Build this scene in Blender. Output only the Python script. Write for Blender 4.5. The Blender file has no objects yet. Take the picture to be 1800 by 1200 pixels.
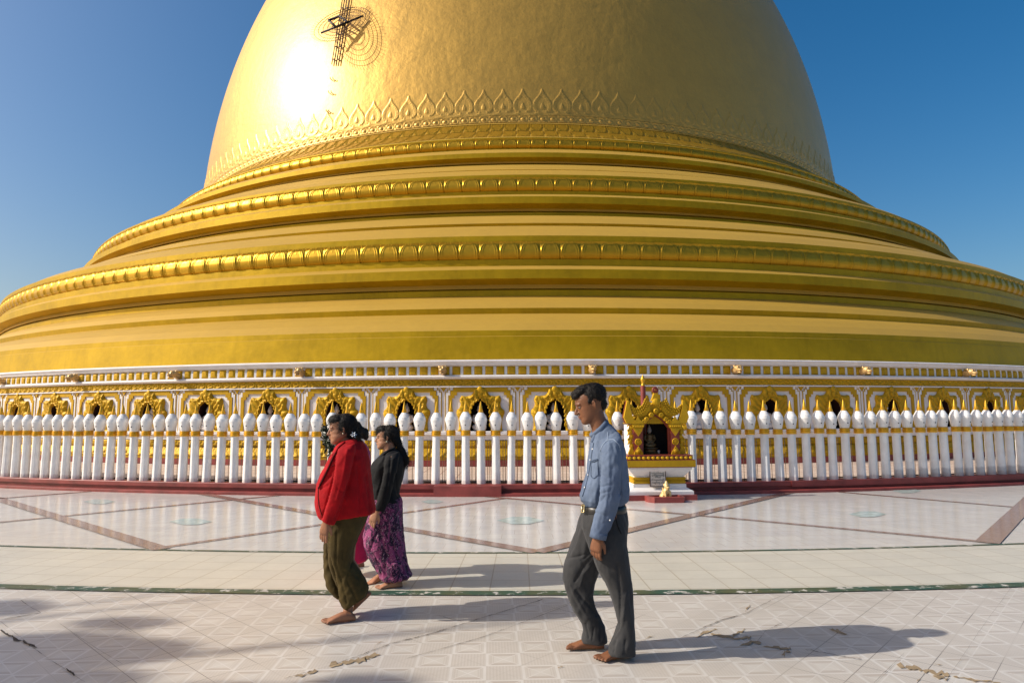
import bpy, math, random
import numpy as np
from mathutils import Vector, Matrix, noise
random.seed(7)
RNG = np.random.default_rng(11)
SC = bpy.context.scene
COL = SC.collection
PI = math.pi

# ------------------------------------------------------------------ camera model
HC = 1.52; FL = 1170.948; TH = .10684; RO = .00504
CX, CY = .4897, 46.700                       # axis of the pagoda
def proj(P):
    P = np.atleast_2d(np.array(P, float)); X = P[:, 0]; Y = P[:, 1]; Z = P[:, 2]-HC
    c, s = math.cos(TH), math.sin(TH); d = Y*c+Z*s; v = (Z*c-Y*s)/d; u = X/d
    return np.stack([900+FL*(u*math.cos(RO)-v*math.sin(RO)), 600-FL*(u*math.sin(RO)+v*math.cos(RO))], 1)
def ray(x, y):
    uu = (x-900)/FL; vv = (600-y)/FL
    u = uu*math.cos(RO)+vv*math.sin(RO); v = -uu*math.sin(RO)+vv*math.cos(RO)
    c, s = math.cos(TH), math.sin(TH)
    return np.array([u, c-v*s, s+v*c])
def at(x, y, Y):
    d = ray(x, y); return np.array([0, 0, HC])+d*(Y/d[1])
def ground(x, y, z=0.):
    d = ray(x, y); return np.array([0, 0, HC])+d*((z-HC)/d[2])
def zat(r, y):
    px = proj([[CX, CY-r, 3]])[0, 0]; d = ray(px, y); return HC+d[2]*(CY-r)/d[1]

cam = bpy.data.cameras.new('camera'); cam.sensor_width = 36; cam.lens = FL/1800*36; cam.clip_end = 3000; cam.clip_start = .05
co = bpy.data.objects.new('camera', cam); COL.objects.link(co); SC.camera = co
co.matrix_world = Matrix.Translation((0, 0, HC)) @ Matrix.Rotation(PI/2+TH, 4, 'X') @ Matrix.Rotation(-RO, 4, 'Z')

# ------------------------------------------------------------------ light
SUN_AZ, SUN_EL = math.radians(81), math.radians(35)      # where the light travels to (from +Y towards +X)
to_sun = Vector((-math.sin(SUN_AZ)*math.cos(SUN_EL), -math.cos(SUN_AZ)*math.cos(SUN_EL), math.sin(SUN_EL)))
sl = bpy.data.lights.new('sun', 'SUN'); sl.energy = 4.85; sl.angle = math.radians(.53); sl.color = (1, .93, .82)
so = bpy.data.objects.new('sun', sl); COL.objects.link(so); so.rotation_euler = to_sun.to_track_quat('Z', 'Y').to_euler(); so.location = (-30, -5, 30)
w = bpy.data.worlds.new('World'); SC.world = w; w.use_nodes = True
nt = w.node_tree; bg = nt.nodes['Background']
sk = nt.nodes.new('ShaderNodeTexSky'); sk.sky_type = 'NISHITA'; sk.sun_disc = False
sk.sun_elevation = SUN_EL; sk.sun_rotation = math.atan2(to_sun.x, to_sun.y) % (2*PI)
sk.altitude = 200; sk.air_density = 1.0; sk.dust_density = 3.6; sk.ozone_density = 1.0
hs = nt.nodes.new('ShaderNodeHueSaturation'); hs.inputs['Saturation'].default_value = 1.55; hs.inputs['Hue'].default_value = .4975; hs.inputs['Value'].default_value = 1.0
nt.links.new(sk.outputs[0], hs.inputs['Color']); nt.links.new(hs.outputs[0], bg.inputs[0]); bg.inputs[1].default_value = .128
SC.view_settings.view_transform = 'Standard'; SC.view_settings.look = 'None'; SC.view_settings.exposure = 0; SC.view_settings.gamma = 1

# ------------------------------------------------------------------ material helpers
class NB:
    def __init__(s, name):
        s.m = bpy.data.materials.new(name); s.m.use_nodes = True; s.t = s.m.node_tree; s.b = s.t.nodes['Principled BSDF']
    def n(s, typ, **kw):
        nd = s.t.nodes.new(typ)
        for k, v in kw.items():
            if k.startswith('i_'):
                key = k[2:]; key = int(key) if key.isdigit() else key.replace('_', ' ')
                s.put(nd.inputs[key], v)
            else: setattr(nd, k, v)
        return nd
    def put(s, sock, v):
        if isinstance(v, bpy.types.NodeSocket): s.t.links.new(v, sock)
        elif isinstance(v, bpy.types.Node): s.t.links.new(v.outputs[0], sock)
        else:
            try: sock.default_value = v
            except Exception: sock.default_value = tuple(v)[:3]
    def m1(s, op, a, b=None, c=None, clamp=False):
        nd = s.t.nodes.new('ShaderNodeMath'); nd.operation = op; nd.use_clamp = clamp
        s.put(nd.inputs[0], a)
        if b is not None: s.put(nd.inputs[1], b)
        if c is not None: s.put(nd.inputs[2], c)
        return nd.outputs[0]
    def pos(s): return s.n('ShaderNodeNewGeometry').outputs['Position']
    def obj(s): return s.n('ShaderNodeTexCoord').outputs['Object']
    def noise(s, scale, detail=4, rough=.55, vec=None, dist=0):
        nd = s.n('ShaderNodeTexNoise'); nd.inputs['Scale'].default_value = scale; nd.inputs['Detail'].default_value = detail
        nd.inputs['Roughness'].default_value = rough; nd.inputs['Distortion'].default_value = dist
        s.put(nd.inputs['Vector'], vec if vec is not None else s.pos()); return nd.outputs[0]
    def ramp(s, fac, stops):
        nd = s.n('ShaderNodeValToRGB'); s.put(nd.inputs[0], fac); el = nd.color_ramp.elements
        while len(el) < len(stops): el.new(.5)
        for e, (p, c) in zip(el, stops):
            e.position = p; e.color = (c, c, c, 1) if not hasattr(c, '__len__') else (*c, 1)
        return nd.outputs[0]
    def mix(s, fac, a, b):
        nd = s.n('ShaderNodeMix', data_type='RGBA'); s.put(nd.inputs[0], fac)
        for i, v in ((6, a), (7, b)):
            s.put(nd.inputs[i], (*v, 1) if isinstance(v, tuple) and len(v) == 3 else v)
        return nd.outputs[2]
    def bump(s, h, strength=.3, dist=.01):
        nd = s.n('ShaderNodeBump'); nd.inputs['Strength'].default_value = strength; nd.inputs['Distance'].default_value = dist
        s.put(nd.inputs['Height'], h); s.put(s.b.inputs['Normal'], nd.outputs[0]); return nd
    def set(s, **kw):
        for k, v in kw.items():
            s.put(s.b.inputs[k.replace('_', ' ')], (*v, 1) if isinstance(v, tuple) and len(v) == 3 else v)
        return s.m

def simple(name, col, rough=.6, metal=0., var=.12, scale=6., bump=.15, bscale=40., bdist=.004, spec=.5):
    b = NB(name); n = b.noise(scale, 5)
    f = b.ramp(n, [(.3, 0.), (.7, 1.)])
    c0 = tuple(max(0, c*(1-var)) for c in col); c1 = tuple(min(1, c*(1+var)) for c in col)
    b.set(Base_Color=b.mix(f, c0, c1), Roughness=rough, Metallic=metal, Specular_IOR_Level=spec)
    if bump: b.bump(b.noise(bscale, 3), bump, bdist)
    return b.m

M = {}
def gold(name, col, rough, metal, bscale, bstr, bdist, streak=False, dirt=.25, sky_tint=None, coat=0.):
    b = NB(name); p = b.pos()
    big = b.noise(.9, 5); small = b.noise(7., 4)
    c = b.mix(b.ramp(big, [(.3, 0.), (.72, 1.)]), tuple(x*(1-dirt) for x in col), col)
    c = b.mix(b.ramp(small, [(.35, 0.), (.7, .35)]), c, tuple(min(1, x*1.12) for x in col))
    stv = b.noise(1., 5, .65, b.n('ShaderNodeMapping', i_Vector=p, i_Scale=(5, 5, .5)).outputs[0]); c = b.mix(b.ramp(stv, [(.5, 0.), (.72, .4 if not streak else .12)]), c, tuple(x*.62 for x in col))
    r = b.m1('MULTIPLY_ADD', small, .16, rough-.08)
    if sky_tint:  # upward slopes coloured peach in place of sunlight and sky reflection
        nz = b.n('ShaderNodeSeparateXYZ', i_Vector=b.n('ShaderNodeNewGeometry').outputs['Normal']).outputs[2]
        f = b.ramp(b.m1('ADD', nz, b.m1('MULTIPLY', small, .05)), [(.13, 0.), (.30, .7)])
        c = b.mix(f, c, sky_tint); metal = b.m1('MULTIPLY', b.m1('SUBTRACT', 1., b.m1('MULTIPLY', f, .75)), metal); r = b.m1('ADD', r, b.m1('MULTIPLY', f, .06))
    b.set(Base_Color=c, Metallic=metal, Roughness=r, Specular_IOR_Level=.2, Coat_Weight=coat, Coat_Roughness=.36)
    h = b.m1('ADD', b.noise(bscale, 4, .6), b.m1('MULTIPLY', b.noise(.7, 3, .5), 2.2))
    if streak:
        sp = b.n('ShaderNodeMapping', i_Vector=p, i_Scale=(1, 1, .35)); h = b.m1('ADD', h, b.noise(bscale*.45, 4, .6, sp.outputs[0]))
    b.bump(h, bstr, bdist); return b.m
M['dome'] = gold('gold_leaf_plaster', (.54, .322, .058), .51, .55, 3.0, .45, .05, True, .12, None, .45)
M['tier'] = gold('gold_painted_moulding', (.47, .295, .006), .52, .42, 3., .2, .03, False, .3, (.53, .325, .07), 0.)
M['relief'] = gold('gold_relief', (.52, .30, .02), .40, .68, 12., .1, .01, False, .2)
M['orn'] = gold('gold_paint_ornament', (.58, .34, .014), .5, .22, 25., .4, .01, False, .3)
M['orn2'] = gold('gold_paint_spire', (.74, .42, .04), .33, .55, 30., .15, .004, False, .15)

def white_paint(name, stain=False, tint=(.80, .79, .78)):
    b = NB(name); n = b.noise(5., 6, .6); n2 = b.noise(28., 4)
    c = b.mix(b.ramp(n, [(.38, 0.), (.75, .6)]), tint, (.62, .58, .53))
    c = b.mix(b.ramp(n2, [(.62, 0.), (.8, .35)]), c, (.55, .5, .46))
    z = b.n('ShaderNodeSeparateXYZ', i_Vector=b.obj()).outputs[2]
    k = b.noise(9., 3)
    if stain:
        f = b.ramp(b.m1('ADD', z, b.m1('MULTIPLY', k, -.12)), [(.08, .62), (.13, 0.)])
        c = b.mix(f, c, (.36, .35, .36))
    f2 = b.ramp(b.m1('ADD', z, b.m1('MULTIPLY', k, -.1)), [(0., .5), (.04, 0.)]); c = b.mix(f2, c, (.45, .34, .3))
    b.set(Base_Color=c, Roughness=.5, Specular_IOR_Level=.4); b.bump(b.noise(22., 4), .25, .006); return b.m
M['white'] = white_paint('white_gloss_paint'); M['white_stain'] = white_paint('white_paint_stained', True)
def wall_white():
    b = NB('white_wall_paint'); n = b.noise(2.5, 6, .65); n2 = b.noise(14., 5)
    c = b.mix(b.ramp(n, [(.35, 0.), (.8, .6)]), (.80, .78, .77), (.64, .58, .55)); c = b.mix(b.ramp(n2, [(.6, 0.), (.8, .4)]), c, (.55, .48, .44))
    b.set(Base_Color=c, Roughness=.65); b.bump(n2, .25, .008); return b.m
M['wall'] = wall_white()
M['maroon'] = simple('maroon_paint', (.23, .04, .035), .5, var=.3, scale=4., bump=.3, bscale=30.)
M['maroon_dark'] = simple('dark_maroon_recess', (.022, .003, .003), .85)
M['redwood'] = simple('red_lacquer', (.21, .035, .018), .45, var=.25)
M['iron'] = simple('dark_iron', (.03, .024, .022), .5, .6)
M['rust'] = simple('rusty_iron', (.10, .045, .02), .6, .4)
M['wire'] = simple('tan_wire', (.35, .24, .14), .5, .3)
M['black'] = simple('black_hole', (.004, .004, .004), .9, bump=0)
M['innerfloor'] = None

# ------------------------------------------------------------------ mesh helpers
def mk(name, V, F, mats, parent=None, base=None, mi=None, smooth=True, sharp=None):
    me = bpy.data.meshes.new(name)
    V = np.asarray(V, float)
    if base is not None: V = V-np.asarray(base, float)
    me.from_pydata([tuple(v) for v in V], [], [tuple(int(i) for i in f) for f in F])
    for m in (mats if isinstance(mats, (list, tuple)) else [mats]): me.materials.append(m)
    if mi is not None: me.polygons.foreach_set('material_index', np.asarray(mi, np.int32))
    me.polygons.foreach_set('use_smooth', np.full(len(me.polygons), smooth))
    if sharp is not None and smooth: me.set_sharp_from_angle(angle=math.radians(sharp))
    me.update()
    o = bpy.data.objects.new(name, me); COL.objects.link(o)
    if parent is not None: o.parent = parent
    elif base is not None: o.location = tuple(base)
    return o
def tag(o, label=None, cat=None, group=None, kind=None):
    if label: o['label'] = label
    if cat: o['category'] = cat
    if group: o['group'] = group
    o['kind'] = kind or 'thing'
    return o
def thing(name, label, cat, loc=(0, 0, 0), rz=0, group=None):
    o = bpy.data.objects.new(name, None); o.empty_display_size = .2; COL.objects.link(o); o.location = tuple(loc); o.rotation_euler = (0, 0, rz)
    return tag(o, label, cat, group)
def join(parts):
    V = []; F = []; n = 0
    for v, f in parts:
        V.append(np.asarray(v, float)); F += [tuple(i+n for i in q) for q in f]; n += len(v)
    return np.concatenate(V), F
def loft(rings, cap=True):
    n = len(rings[0]); V = np.concatenate(rings); F = []
    for i in range(len(rings)-1):
        for j in range(n):
            a = i*n+j; b = i*n+(j+1) % n; F.append((a, b, b+n, a+n))
    if cap:
        V = np.concatenate([V, [rings[0].mean(0), rings[-1].mean(0)]]); k = len(rings)*n
        for j in range(n):
            F.append((k, (j+1) % n, j)); q = (len(rings)-1)*n; F.append((k+1, q+j, q+(j+1) % n))
    return V, F
def ell(c, a, b, n=20, p=2.):
    t = np.linspace(0, 2*PI, n, endpoint=False); ct, st = np.cos(t), np.sin(t)
    if p != 2.:
        ct = np.sign(ct)*np.abs(ct)**(2/p); st = np.sign(st)*np.abs(st)**(2/p)
    return np.asarray(c)+np.outer(ct, a)+np.outer(st, b)
def tube(pts, rad, n=8, cap=True, flat=1., up=None):
    pts = np.asarray(pts, float); rad = np.broadcast_to(rad, (len(pts),)); R = []
    prev = None
    for i in range(len(pts)):
        t = pts[min(i+1, len(pts)-1)]-pts[max(i-1, 0)]; t = t/(np.linalg.norm(t)+1e-9)
        if prev is None:
            h = np.asarray(up, float) if up is not None else (np.array([0, 0, 1.]) if abs(t[2]) < .9 else np.array([1., 0, 0]))
        else: h = prev
        a = h-t*(h@t); a /= np.linalg.norm(a)+1e-9; prev = a; b = np.cross(t, a)
        R.append(ell(pts[i], a*rad[i]*flat, b*rad[i], n))
    return loft(R, cap)
def box(x0, x1, y0, y1, z0, z1):
    V = [(x, y, z) for z in (z0, z1) for y in (y0, y1) for x in (x0, x1)]
    return np.array(V, float), [(0, 2, 3, 1), (4, 5, 7, 6), (0, 1, 5, 4), (2, 6, 7, 3), (0, 4, 6, 2), (1, 3, 7, 5)]
def ball(c, r, nu=14, nv=8):
    r = np.broadcast_to(r, (3,)); R = []
    for i in range(1, nv):
        t = PI*i/nv; R.append(np.asarray(c)+np.array([[r[0]*math.sin(t)*math.cos(p), r[1]*math.sin(t)*math.sin(p), r[2]*math.cos(t)] for p in np.linspace(0, 2*PI, nu, endpoint=False)]))
    R = R[::-1]; V, F = loft(R, True); V[-2] = np.asarray(c)-[0, 0, r[2]]; V[-1] = np.asarray(c)+[0, 0, r[2]]
    return V, F
def lathe(prof, n=24, c=(0, 0), fr=None):
    R = []
    for i, (r, z) in enumerate(prof):
        t = np.linspace(0, 2*PI, n, endpoint=False)+PI/n
        rr = r*(fr(i, t) if fr else 1)
        R.append(np.stack([c[0]+rr*np.cos(t), c[1]+rr*np.sin(t), np.full(n, z)], 1))
    return loft(R, True)
def prism(poly, y0, y1):
    """polygon in x,z extruded along y"""
    n = len(poly); V = [(x, y0, z) for x, z in poly]+[(x, y1, z) for x, z in poly]
    F = [tuple(range(n)), tuple(range(2*n-1, n-1, -1))]+[(i, i+n, (i+1) % n+n, (i+1) % n) for i in range(n)]
    return np.array(V, float), F
def revolve(prof, a0, a1, n, full=False):
    al = np.linspace(a0, a1, n, endpoint=not full); P = np.asarray(prof, float); k = len(P)
    V = np.zeros((n, k, 3)); V[:, :, 0] = np.outer(np.sin(al), P[:, 0]); V[:, :, 1] = -np.outer(np.cos(al), P[:, 0]); V[:, :, 2] = P[:, 1]
    F = []
    for i in range(n if full else n-1):
        j = (i+1) % n
        for q in range(k-1): F.append((i*k+q, i*k+q+1, j*k+q+1, j*k+q))
    return V.reshape(-1, 3), F
def resample(P, n):
    P = np.asarray(P, float); d = np.r_[0, np.cumsum(np.linalg.norm(np.diff(P, axis=0), axis=1))]
    t = np.linspace(0, d[-1], n); return np.stack([np.interp(t, d, P[:, i]) for i in range(P.shape[1])], 1)
def relief(prof, ncell, c0, c1, ru, rv, hf, cells=None):
    """strip of repeated relief running round the axis; prof from bottom to top, hf(u,v) -> height, u in -.5..5"""
    P = resample(prof, rv+1); T = np.gradient(P, axis=0); N = np.stack([T[:, 1], -T[:, 0]], 1); N /= np.linalg.norm(N, axis=1)[:, None]
    U = np.arange((c1-c0)*ru+1)/ru+c0; fu = (U+.5) % 1-.5; v = np.linspace(0, 1, rv+1)
    uu, vv = np.meshgrid(fu, v, indexing='ij'); h = hf(uu, vv)
    al = U*2*PI/ncell; r = P[:, 0][None]+h*N[:, 0][None]; z = P[:, 1][None]+h*N[:, 1][None]
    V = np.stack([r*np.sin(al)[:, None], -r*np.cos(al)[:, None], z], 2).reshape(-1, 3); k = rv+1
    F = [(i*k+q, (i+1)*k+q, (i+1)*k+q+1, i*k+q+1) for i in range(len(U)-1) for q in range(rv)]
    return V, F, uu, vv, h
sm = lambda x, a, b: np.clip((x-a)/(b-a), 0, 1)**2*(3-2*np.clip((x-a)/(b-a), 0, 1))
rdg = lambda e, c, wd: np.exp(-((e-c)/wd)**2)

# ------------------------------------------------------------------ ground and paving
ctr = (CX, CY, 0)
def polar(b, arc):
    p = b.n('ShaderNodeVectorMath', operation='SUBTRACT', i_0=b.pos(), i_1=(CX, CY, 0)).outputs[0]
    s = b.n('ShaderNodeSeparateXYZ', i_Vector=p); x, y = s.outputs[0], s.outputs[1]
    ang = b.m1('ARCTAN2', x, b.m1('MULTIPLY', y, -1.)); r = b.m1('SQRT', b.m1('ADD', b.m1('MULTIPLY', x, x), b.m1('MULTIPLY', y, y)))
    return b.n('ShaderNodeCombineXYZ', i_0=b.m1('MULTIPLY', ang, arc), i_1=r).outputs[0]
def tile_mat(name, arc, bw, bh, c1, c2, mortar, ms, rough, stain=None, streak=False):
    b = NB(name); v = polar(b, arc)
    br = b.n('ShaderNodeTexBrick', i_Vector=v, i_Color1=(*c1, 1), i_Color2=(*c2, 1), i_Mortar=(*mortar, 1), i_Scale=1., i_Mortar_Size=ms, i_Brick_Width=bw, i_Row_Height=bh)
    br.offset = .5 if streak else 0.; br.inputs['Mortar Smooth'].default_value = .3; br.inputs['Bias'].default_value = -.1
    c = br.outputs[0]; n = b.noise(3., 6, .65); n2 = b.noise(18., 5, .6)
    c = b.mix(b.ramp(n, [(.38, 0.), (.75, .45)]), c, tuple(x*.78 for x in c2))
    c = b.mix(b.ramp(n2, [(.55, 0.), (.8, .3)]), c, (.42, .35, .28))
    if streak:
        mp = b.n('ShaderNodeMapping', i_Vector=v, i_Scale=(1.2, 30, 1)); sn = b.noise(1., 4, .6, mp.outputs[0])
        c = b.mix(b.ramp(sn, [(.48, 0.), (.68, .3)]), c, (.50, .45, .42))
    if stain:
        br2 = b.n('ShaderNodeTexBrick', i_Vector=v, i_Color1=(0, 0, 0, 1), i_Color2=(1, 1, 1, 1), i_Mortar=(0, 0, 0, 1), i_Scale=1., i_Mortar_Size=.0, i_Brick_Width=bw, i_Row_Height=bh); br2.offset = 0.; br2.inputs['Bias'].default_value = -.2
        f = b.ramp(br2.outputs[0], [(.80, 0.), (.85, 1.)]); g = b.ramp(b.noise(30., 6, .7), [(.35, .15), (.65, .8)])
        c = b.mix(b.m1('MULTIPLY', f, g), c, stain)
    rr = b.m1('ADD', b.m1('MULTIPLY', n2, .12), rough-.06)
    b.set(Base_Color=c, Roughness=rr, Specular_IOR_Level=.6); b.bump(b.m1('ADD', b.m1('MULTIPLY', br.outputs[1], -1.), b.m1('MULTIPLY', b.noise(2., 2), .8)), .12, .006); return b.m
M['marble'] = tile_mat('pink_white_marble_tiles', 36.5, .3, .3, (.62, .60, .565), (.56, .55, .53), (.46, .42, .38), .004, .19, None, True)
M['cream'] = tile_mat('cream_marble_tiles', 40., .34, .326, (.61, .58, .49), (.56, .535, .46), (.38, .32, .23), .006, .34, (.46, .33, .18))
M['band'] = tile_mat('brown_marble_band', 36.5, .3, .3, (.30, .20, .165), (.265, .175, .15), (.3, .2, .17), .003, .16)
M['teal'] = simple('turquoise_inlay', (.42, .52, .50), .18, var=.2, scale=9, bump=0)
M['plaster'] = simple('brown_mortar_patch', (.31, .225, .13), .8, var=.3, scale=12)
def green_line():
    b = NB('chipped_green_paint'); n = b.noise(9., 7, .7); n2 = b.noise(2.5, 4)
    c = b.mix(b.ramp(n2, [(.4, 0.), (.6, 1.)]), (.025, .075, .05), (.08, .09, .04))
    c = b.mix(b.ramp(n, [(.56, 0.), (.60, 1.)]), c, (.5, .47, .42)); b.set(Base_Color=c, Roughness=.55); b.bump(n, .3, .006); return b.m
M['green'] = green_line()
def pattern_tile():
    b = NB('octagon_pattern_tiles'); T = .304; an = math.radians(43)
    s = b.n('ShaderNodeSeparateXYZ', i_Vector=b.pos()); x, y = s.outputs[0], s.outputs[1]
    # tile axes: one runs 43 degrees right of the view direction
    e1 = (math.sin(an), math.cos(an)); e2 = (math.cos(an), -math.sin(an)); o1, o2 = .07, .11
    p = b.m1('ADD', b.m1('ADD', b.m1('MULTIPLY', x, e1[0]/T), b.m1('MULTIPLY', y, e1[1]/T)), o1/T)
    q = b.m1('ADD', b.m1('ADD', b.m1('MULTIPLY', x, e2[0]/T), b.m1('MULTIPLY', y, e2[1]/T)), o2/T)
    fx = b.m1('SUBTRACT', b.m1('FRACT', p), .5); fy = b.m1('SUBTRACT', b.m1('FRACT', q), .5)
    ax, ay = b.m1('ABSOLUTE', fx), b.m1('ABSOLUTE', fy)
    l1 = b.m1('ADD', ax, ay)                                   # diamond about the tile centre
    dia = b.m1('LESS_THAN', l1, .43)
    g = b.m1('SUBTRACT', b.m1('MULTIPLY', fx, fy), 0.)          # stripes only on two opposite sides of the diamond
    side = b.m1('GREATER_THAN', b.m1('MULTIPLY', b.m1('ADD', fx, fy), b.m1('ADD', fx, fy)), b.m1('MULTIPLY', b.m1('SUBTRACT', fx, fy), b.m1('SUBTRACT', fx, fy)))
    side = b.m1('SUBTRACT', 1., side)
    st = b.m1('LESS_THAN', b.m1('ABSOLUTE', b.m1('SUBTRACT', l1, .36)), .025); st2 = b.m1('LESS_THAN', b.m1('ABSOLUTE', b.m1('SUBTRACT', l1, .29)), .014); st3 = b.m1('LESS_THAN', b.m1('ABSOLUTE', b.m1('SUBTRACT', l1, .408)), .008)
    stripes = b.m1('MULTIPLY', b.m1('MAXIMUM', st, b.m1('MAXIMUM', st2, st3)), b.m1('MULTIPLY', dia, b.m1('ADD', b.m1('MULTIPLY', side, .7), .3)))
    xl = b.m1('LESS_THAN', b.m1('MINIMUM', ax, ay), .012); xl = b.m1('MULTIPLY', xl, dia)
    border = b.m1('MULTIPLY', b.m1('GREATER_THAN', l1, .43), b.m1('LESS_THAN', l1, .50))
    mx = b.m1('MAXIMUM', ax, ay)
    octf = b.m1('GREATER_THAN', l1, .51)
    # dots on a diagonal lattice in the octagons
    k = 2*PI*11
    u = b.m1('MULTIPLY', b.m1('ADD', fx, fy), k); v = b.m1('MULTIPLY', b.m1('SUBTRACT', fx, fy), k)
    dots = b.m1('MULTIPLY', b.m1('ADD', b.m1('SINE', u), b.m1('SINE', v)), .5)
    dots = b.m1('MULTIPLY', b.m1('GREATER_THAN', dots, .1), octf)
    ti = b.n('ShaderNodeTexWhiteNoise', noise_dimensions='2D'); cb = b.n('ShaderNodeCombineXYZ', i_0=b.m1('FLOOR', p), i_1=b.m1('FLOOR', q)); b.put(ti.inputs['Vector'], cb.outputs[0])
    tv = ti.outputs['Value']
    base = b.mix(tv, (.545, .51, .455), (.59, .555, .50))
    c = b.mix(b.m1('MULTIPLY', octf, .5), base, (.44, .385, .33))
    c = b.mix(b.m1('MULTIPLY', dots, .5), c, (.61, .575, .53))
    c = b.mix(b.m1('MULTIPLY', border, .7), c, (.64, .61, .57))
    c = b.mix(b.m1('MULTIPLY', stripes, .7), c, (.33, .25, .20)); c = b.mix(b.m1('MULTIPLY', xl, .7), c, (.64, .61, .57))
    # joints: some filled and light, some open and dark
    jx = b.m1('GREATER_THAN', ax, .4935); jy = b.m1('GREATER_THAN', ay, .4935)
    nj = b.noise(.55, 3, .5); dk = b.ramp(nj, [(.5, 0.), (.56, 1.)])
    c = b.mix(b.m1('MULTIPLY', b.m1('MAXIMUM', jy, jx), b.m1('ADD', b.m1('MULTIPLY', dk, .75), .12)), c, (.07, .055, .045))
    n = b.noise(1.3, 6, .65); c = b.mix(b.ramp(n, [(.4, 0.), (.75, .5)]), c, (.38, .34, .29))
    n2 = b.noise(45., 5, .7); c = b.mix(b.ramp(n2, [(.62, 0.), (.75, .25)]), c, (.3, .24, .19))
    rr = b.m1('ADD', b.m1('MULTIPLY', b.noise(6., 4), .25), .27)
    b.set(Base_Color=c, Roughness=rr, Specular_IOR_Level=.55)
    b.bump(b.m1('ADD', b.m1('MULTIPLY', b.noise(3.2, 2), 1.), b.m1('ADD', b.m1('MULTIPLY', b.m1('MAXIMUM', jx, jy), -.6), b.m1('MULTIPLY', dots, .03))), .06, .010); return b.m
M['ptile'] = pattern_tile()

def ringsheet(name, r0, r1, z, mat, n=360, full=True, a0=0, a1=0):
    V, F = revolve([(r0, z), (r1, z)], a0 if not full else 0, a1 if not full else 2*PI, n, full)
    o = mk(name, V+np.array(ctr), [f[::-1] for f in F], mat, smooth=False); return tag(o, kind='structure')
gv, gf = [], []
nr = 48; rr = [0, 20, 60, 200, 600]
gv.append((0, 0, 0))
for r in rr[1:]:
    for i in range(nr): gv.append((r*math.cos(2*PI*i/nr), r*math.sin(2*PI*i/nr), 0))
for i in range(nr): gf.append((0, 1+i, 1+(i+1) % nr))
for k in range(len(rr)-2):
    for i in range(nr): a = 1+k*nr+i; b_ = 1+k*nr+(i+1) % nr; gf.append((a, a+nr, b_+nr, b_))
tag(mk('ground', gv, gf, M['ptile'], smooth=False), kind='structure')
R0, R1, R2 = 34.30, 39.238, 40.875
ringsheet('marble_paving', 33.9, R1, .004, M['marble']); ringsheet('cream_paving', R1, R2, .0045, M['cream'])
ringsheet('green_paving_line', R1-.03, R1+.03, .009, M['green']); ringsheet('green_paving_line', R2-.075, R2+.06, .0085, M['green'])
# brown bands crossing between the two circles (diamond lattice of straight bands)
def band(p, q, wd, z, ext=(0, 0)):
    a, b = ground(*p), ground(*q); d = (b-a)/np.linalg.norm(b-a); a = a-d*ext[0]
    for _ in range(300 if ext[1] else 0):
        if not 34.45 < math.hypot(b[0]-CX, b[1]-CY) < 39.15: break
        b = b+d*.05
    b = b; n_ = np.array([-d[1], d[0], 0])*wd/2
    V = np.array([a-n_, b-n_, b+n_, a+n_]); V[:, 2] = z
    return V, [(0, 1, 2, 3)]
BW = [((285, 966), (0, 878), .20, 6), ((945, 971), (352, 867.5), .19, 0), ((945, 971), (1402, 862.5), .19, 0), ((1735, 955), (1806, 884), .24, 3)]
BN = [((262, 966), (895, 875), .12, 0), ((1745, 954), (1310, 913.5), .12, 0), ((1310, 913.5), (840, 871.5), .12, 0), ((1800, 893), (1475, 865), .12, 4), ((-60, 924), (490, 871), .12, 4), ((-60, 881), (160, 864), .12, 4)]
for L, z in ((BW, .0115), (BN, .0085)):
    V, F = join([band(p, q, wd, z+.0006*i_, (0 if e == 0 else 0, e*.5)) for i_, (p, q, wd, e) in enumerate(L)])
    r = np.hypot(V[:, 0]-CX, V[:, 1]-CY)
    tag(mk('brown_paving_band', V, F, M['band'], smooth=False), kind='structure')
def lozenge(px, py, hw, hh, z=.0088):
    P = [(px-hw, py), (px-hw*.35, py-hh), (px+hw*.35, py-hh), (px+hw, py), (px+hw*.35, py+hh), (px-hw*.35, py+hh)]
    return np.array([ground(*q, z) for q in P]), [tuple(range(6))[::-1]]
V, F = join([lozenge(*a) for a in ((175, 881, 29, 4), (335, 916, 38, 5.5), (915, 914, 42, 6.5), (1525, 903, 34, 5), (1594, 862, 26, 4), (760, 881, 20, 3))])
tag(mk('turquoise_paving_inlay', V, F, M['teal'], smooth=False), kind='structure')
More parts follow.
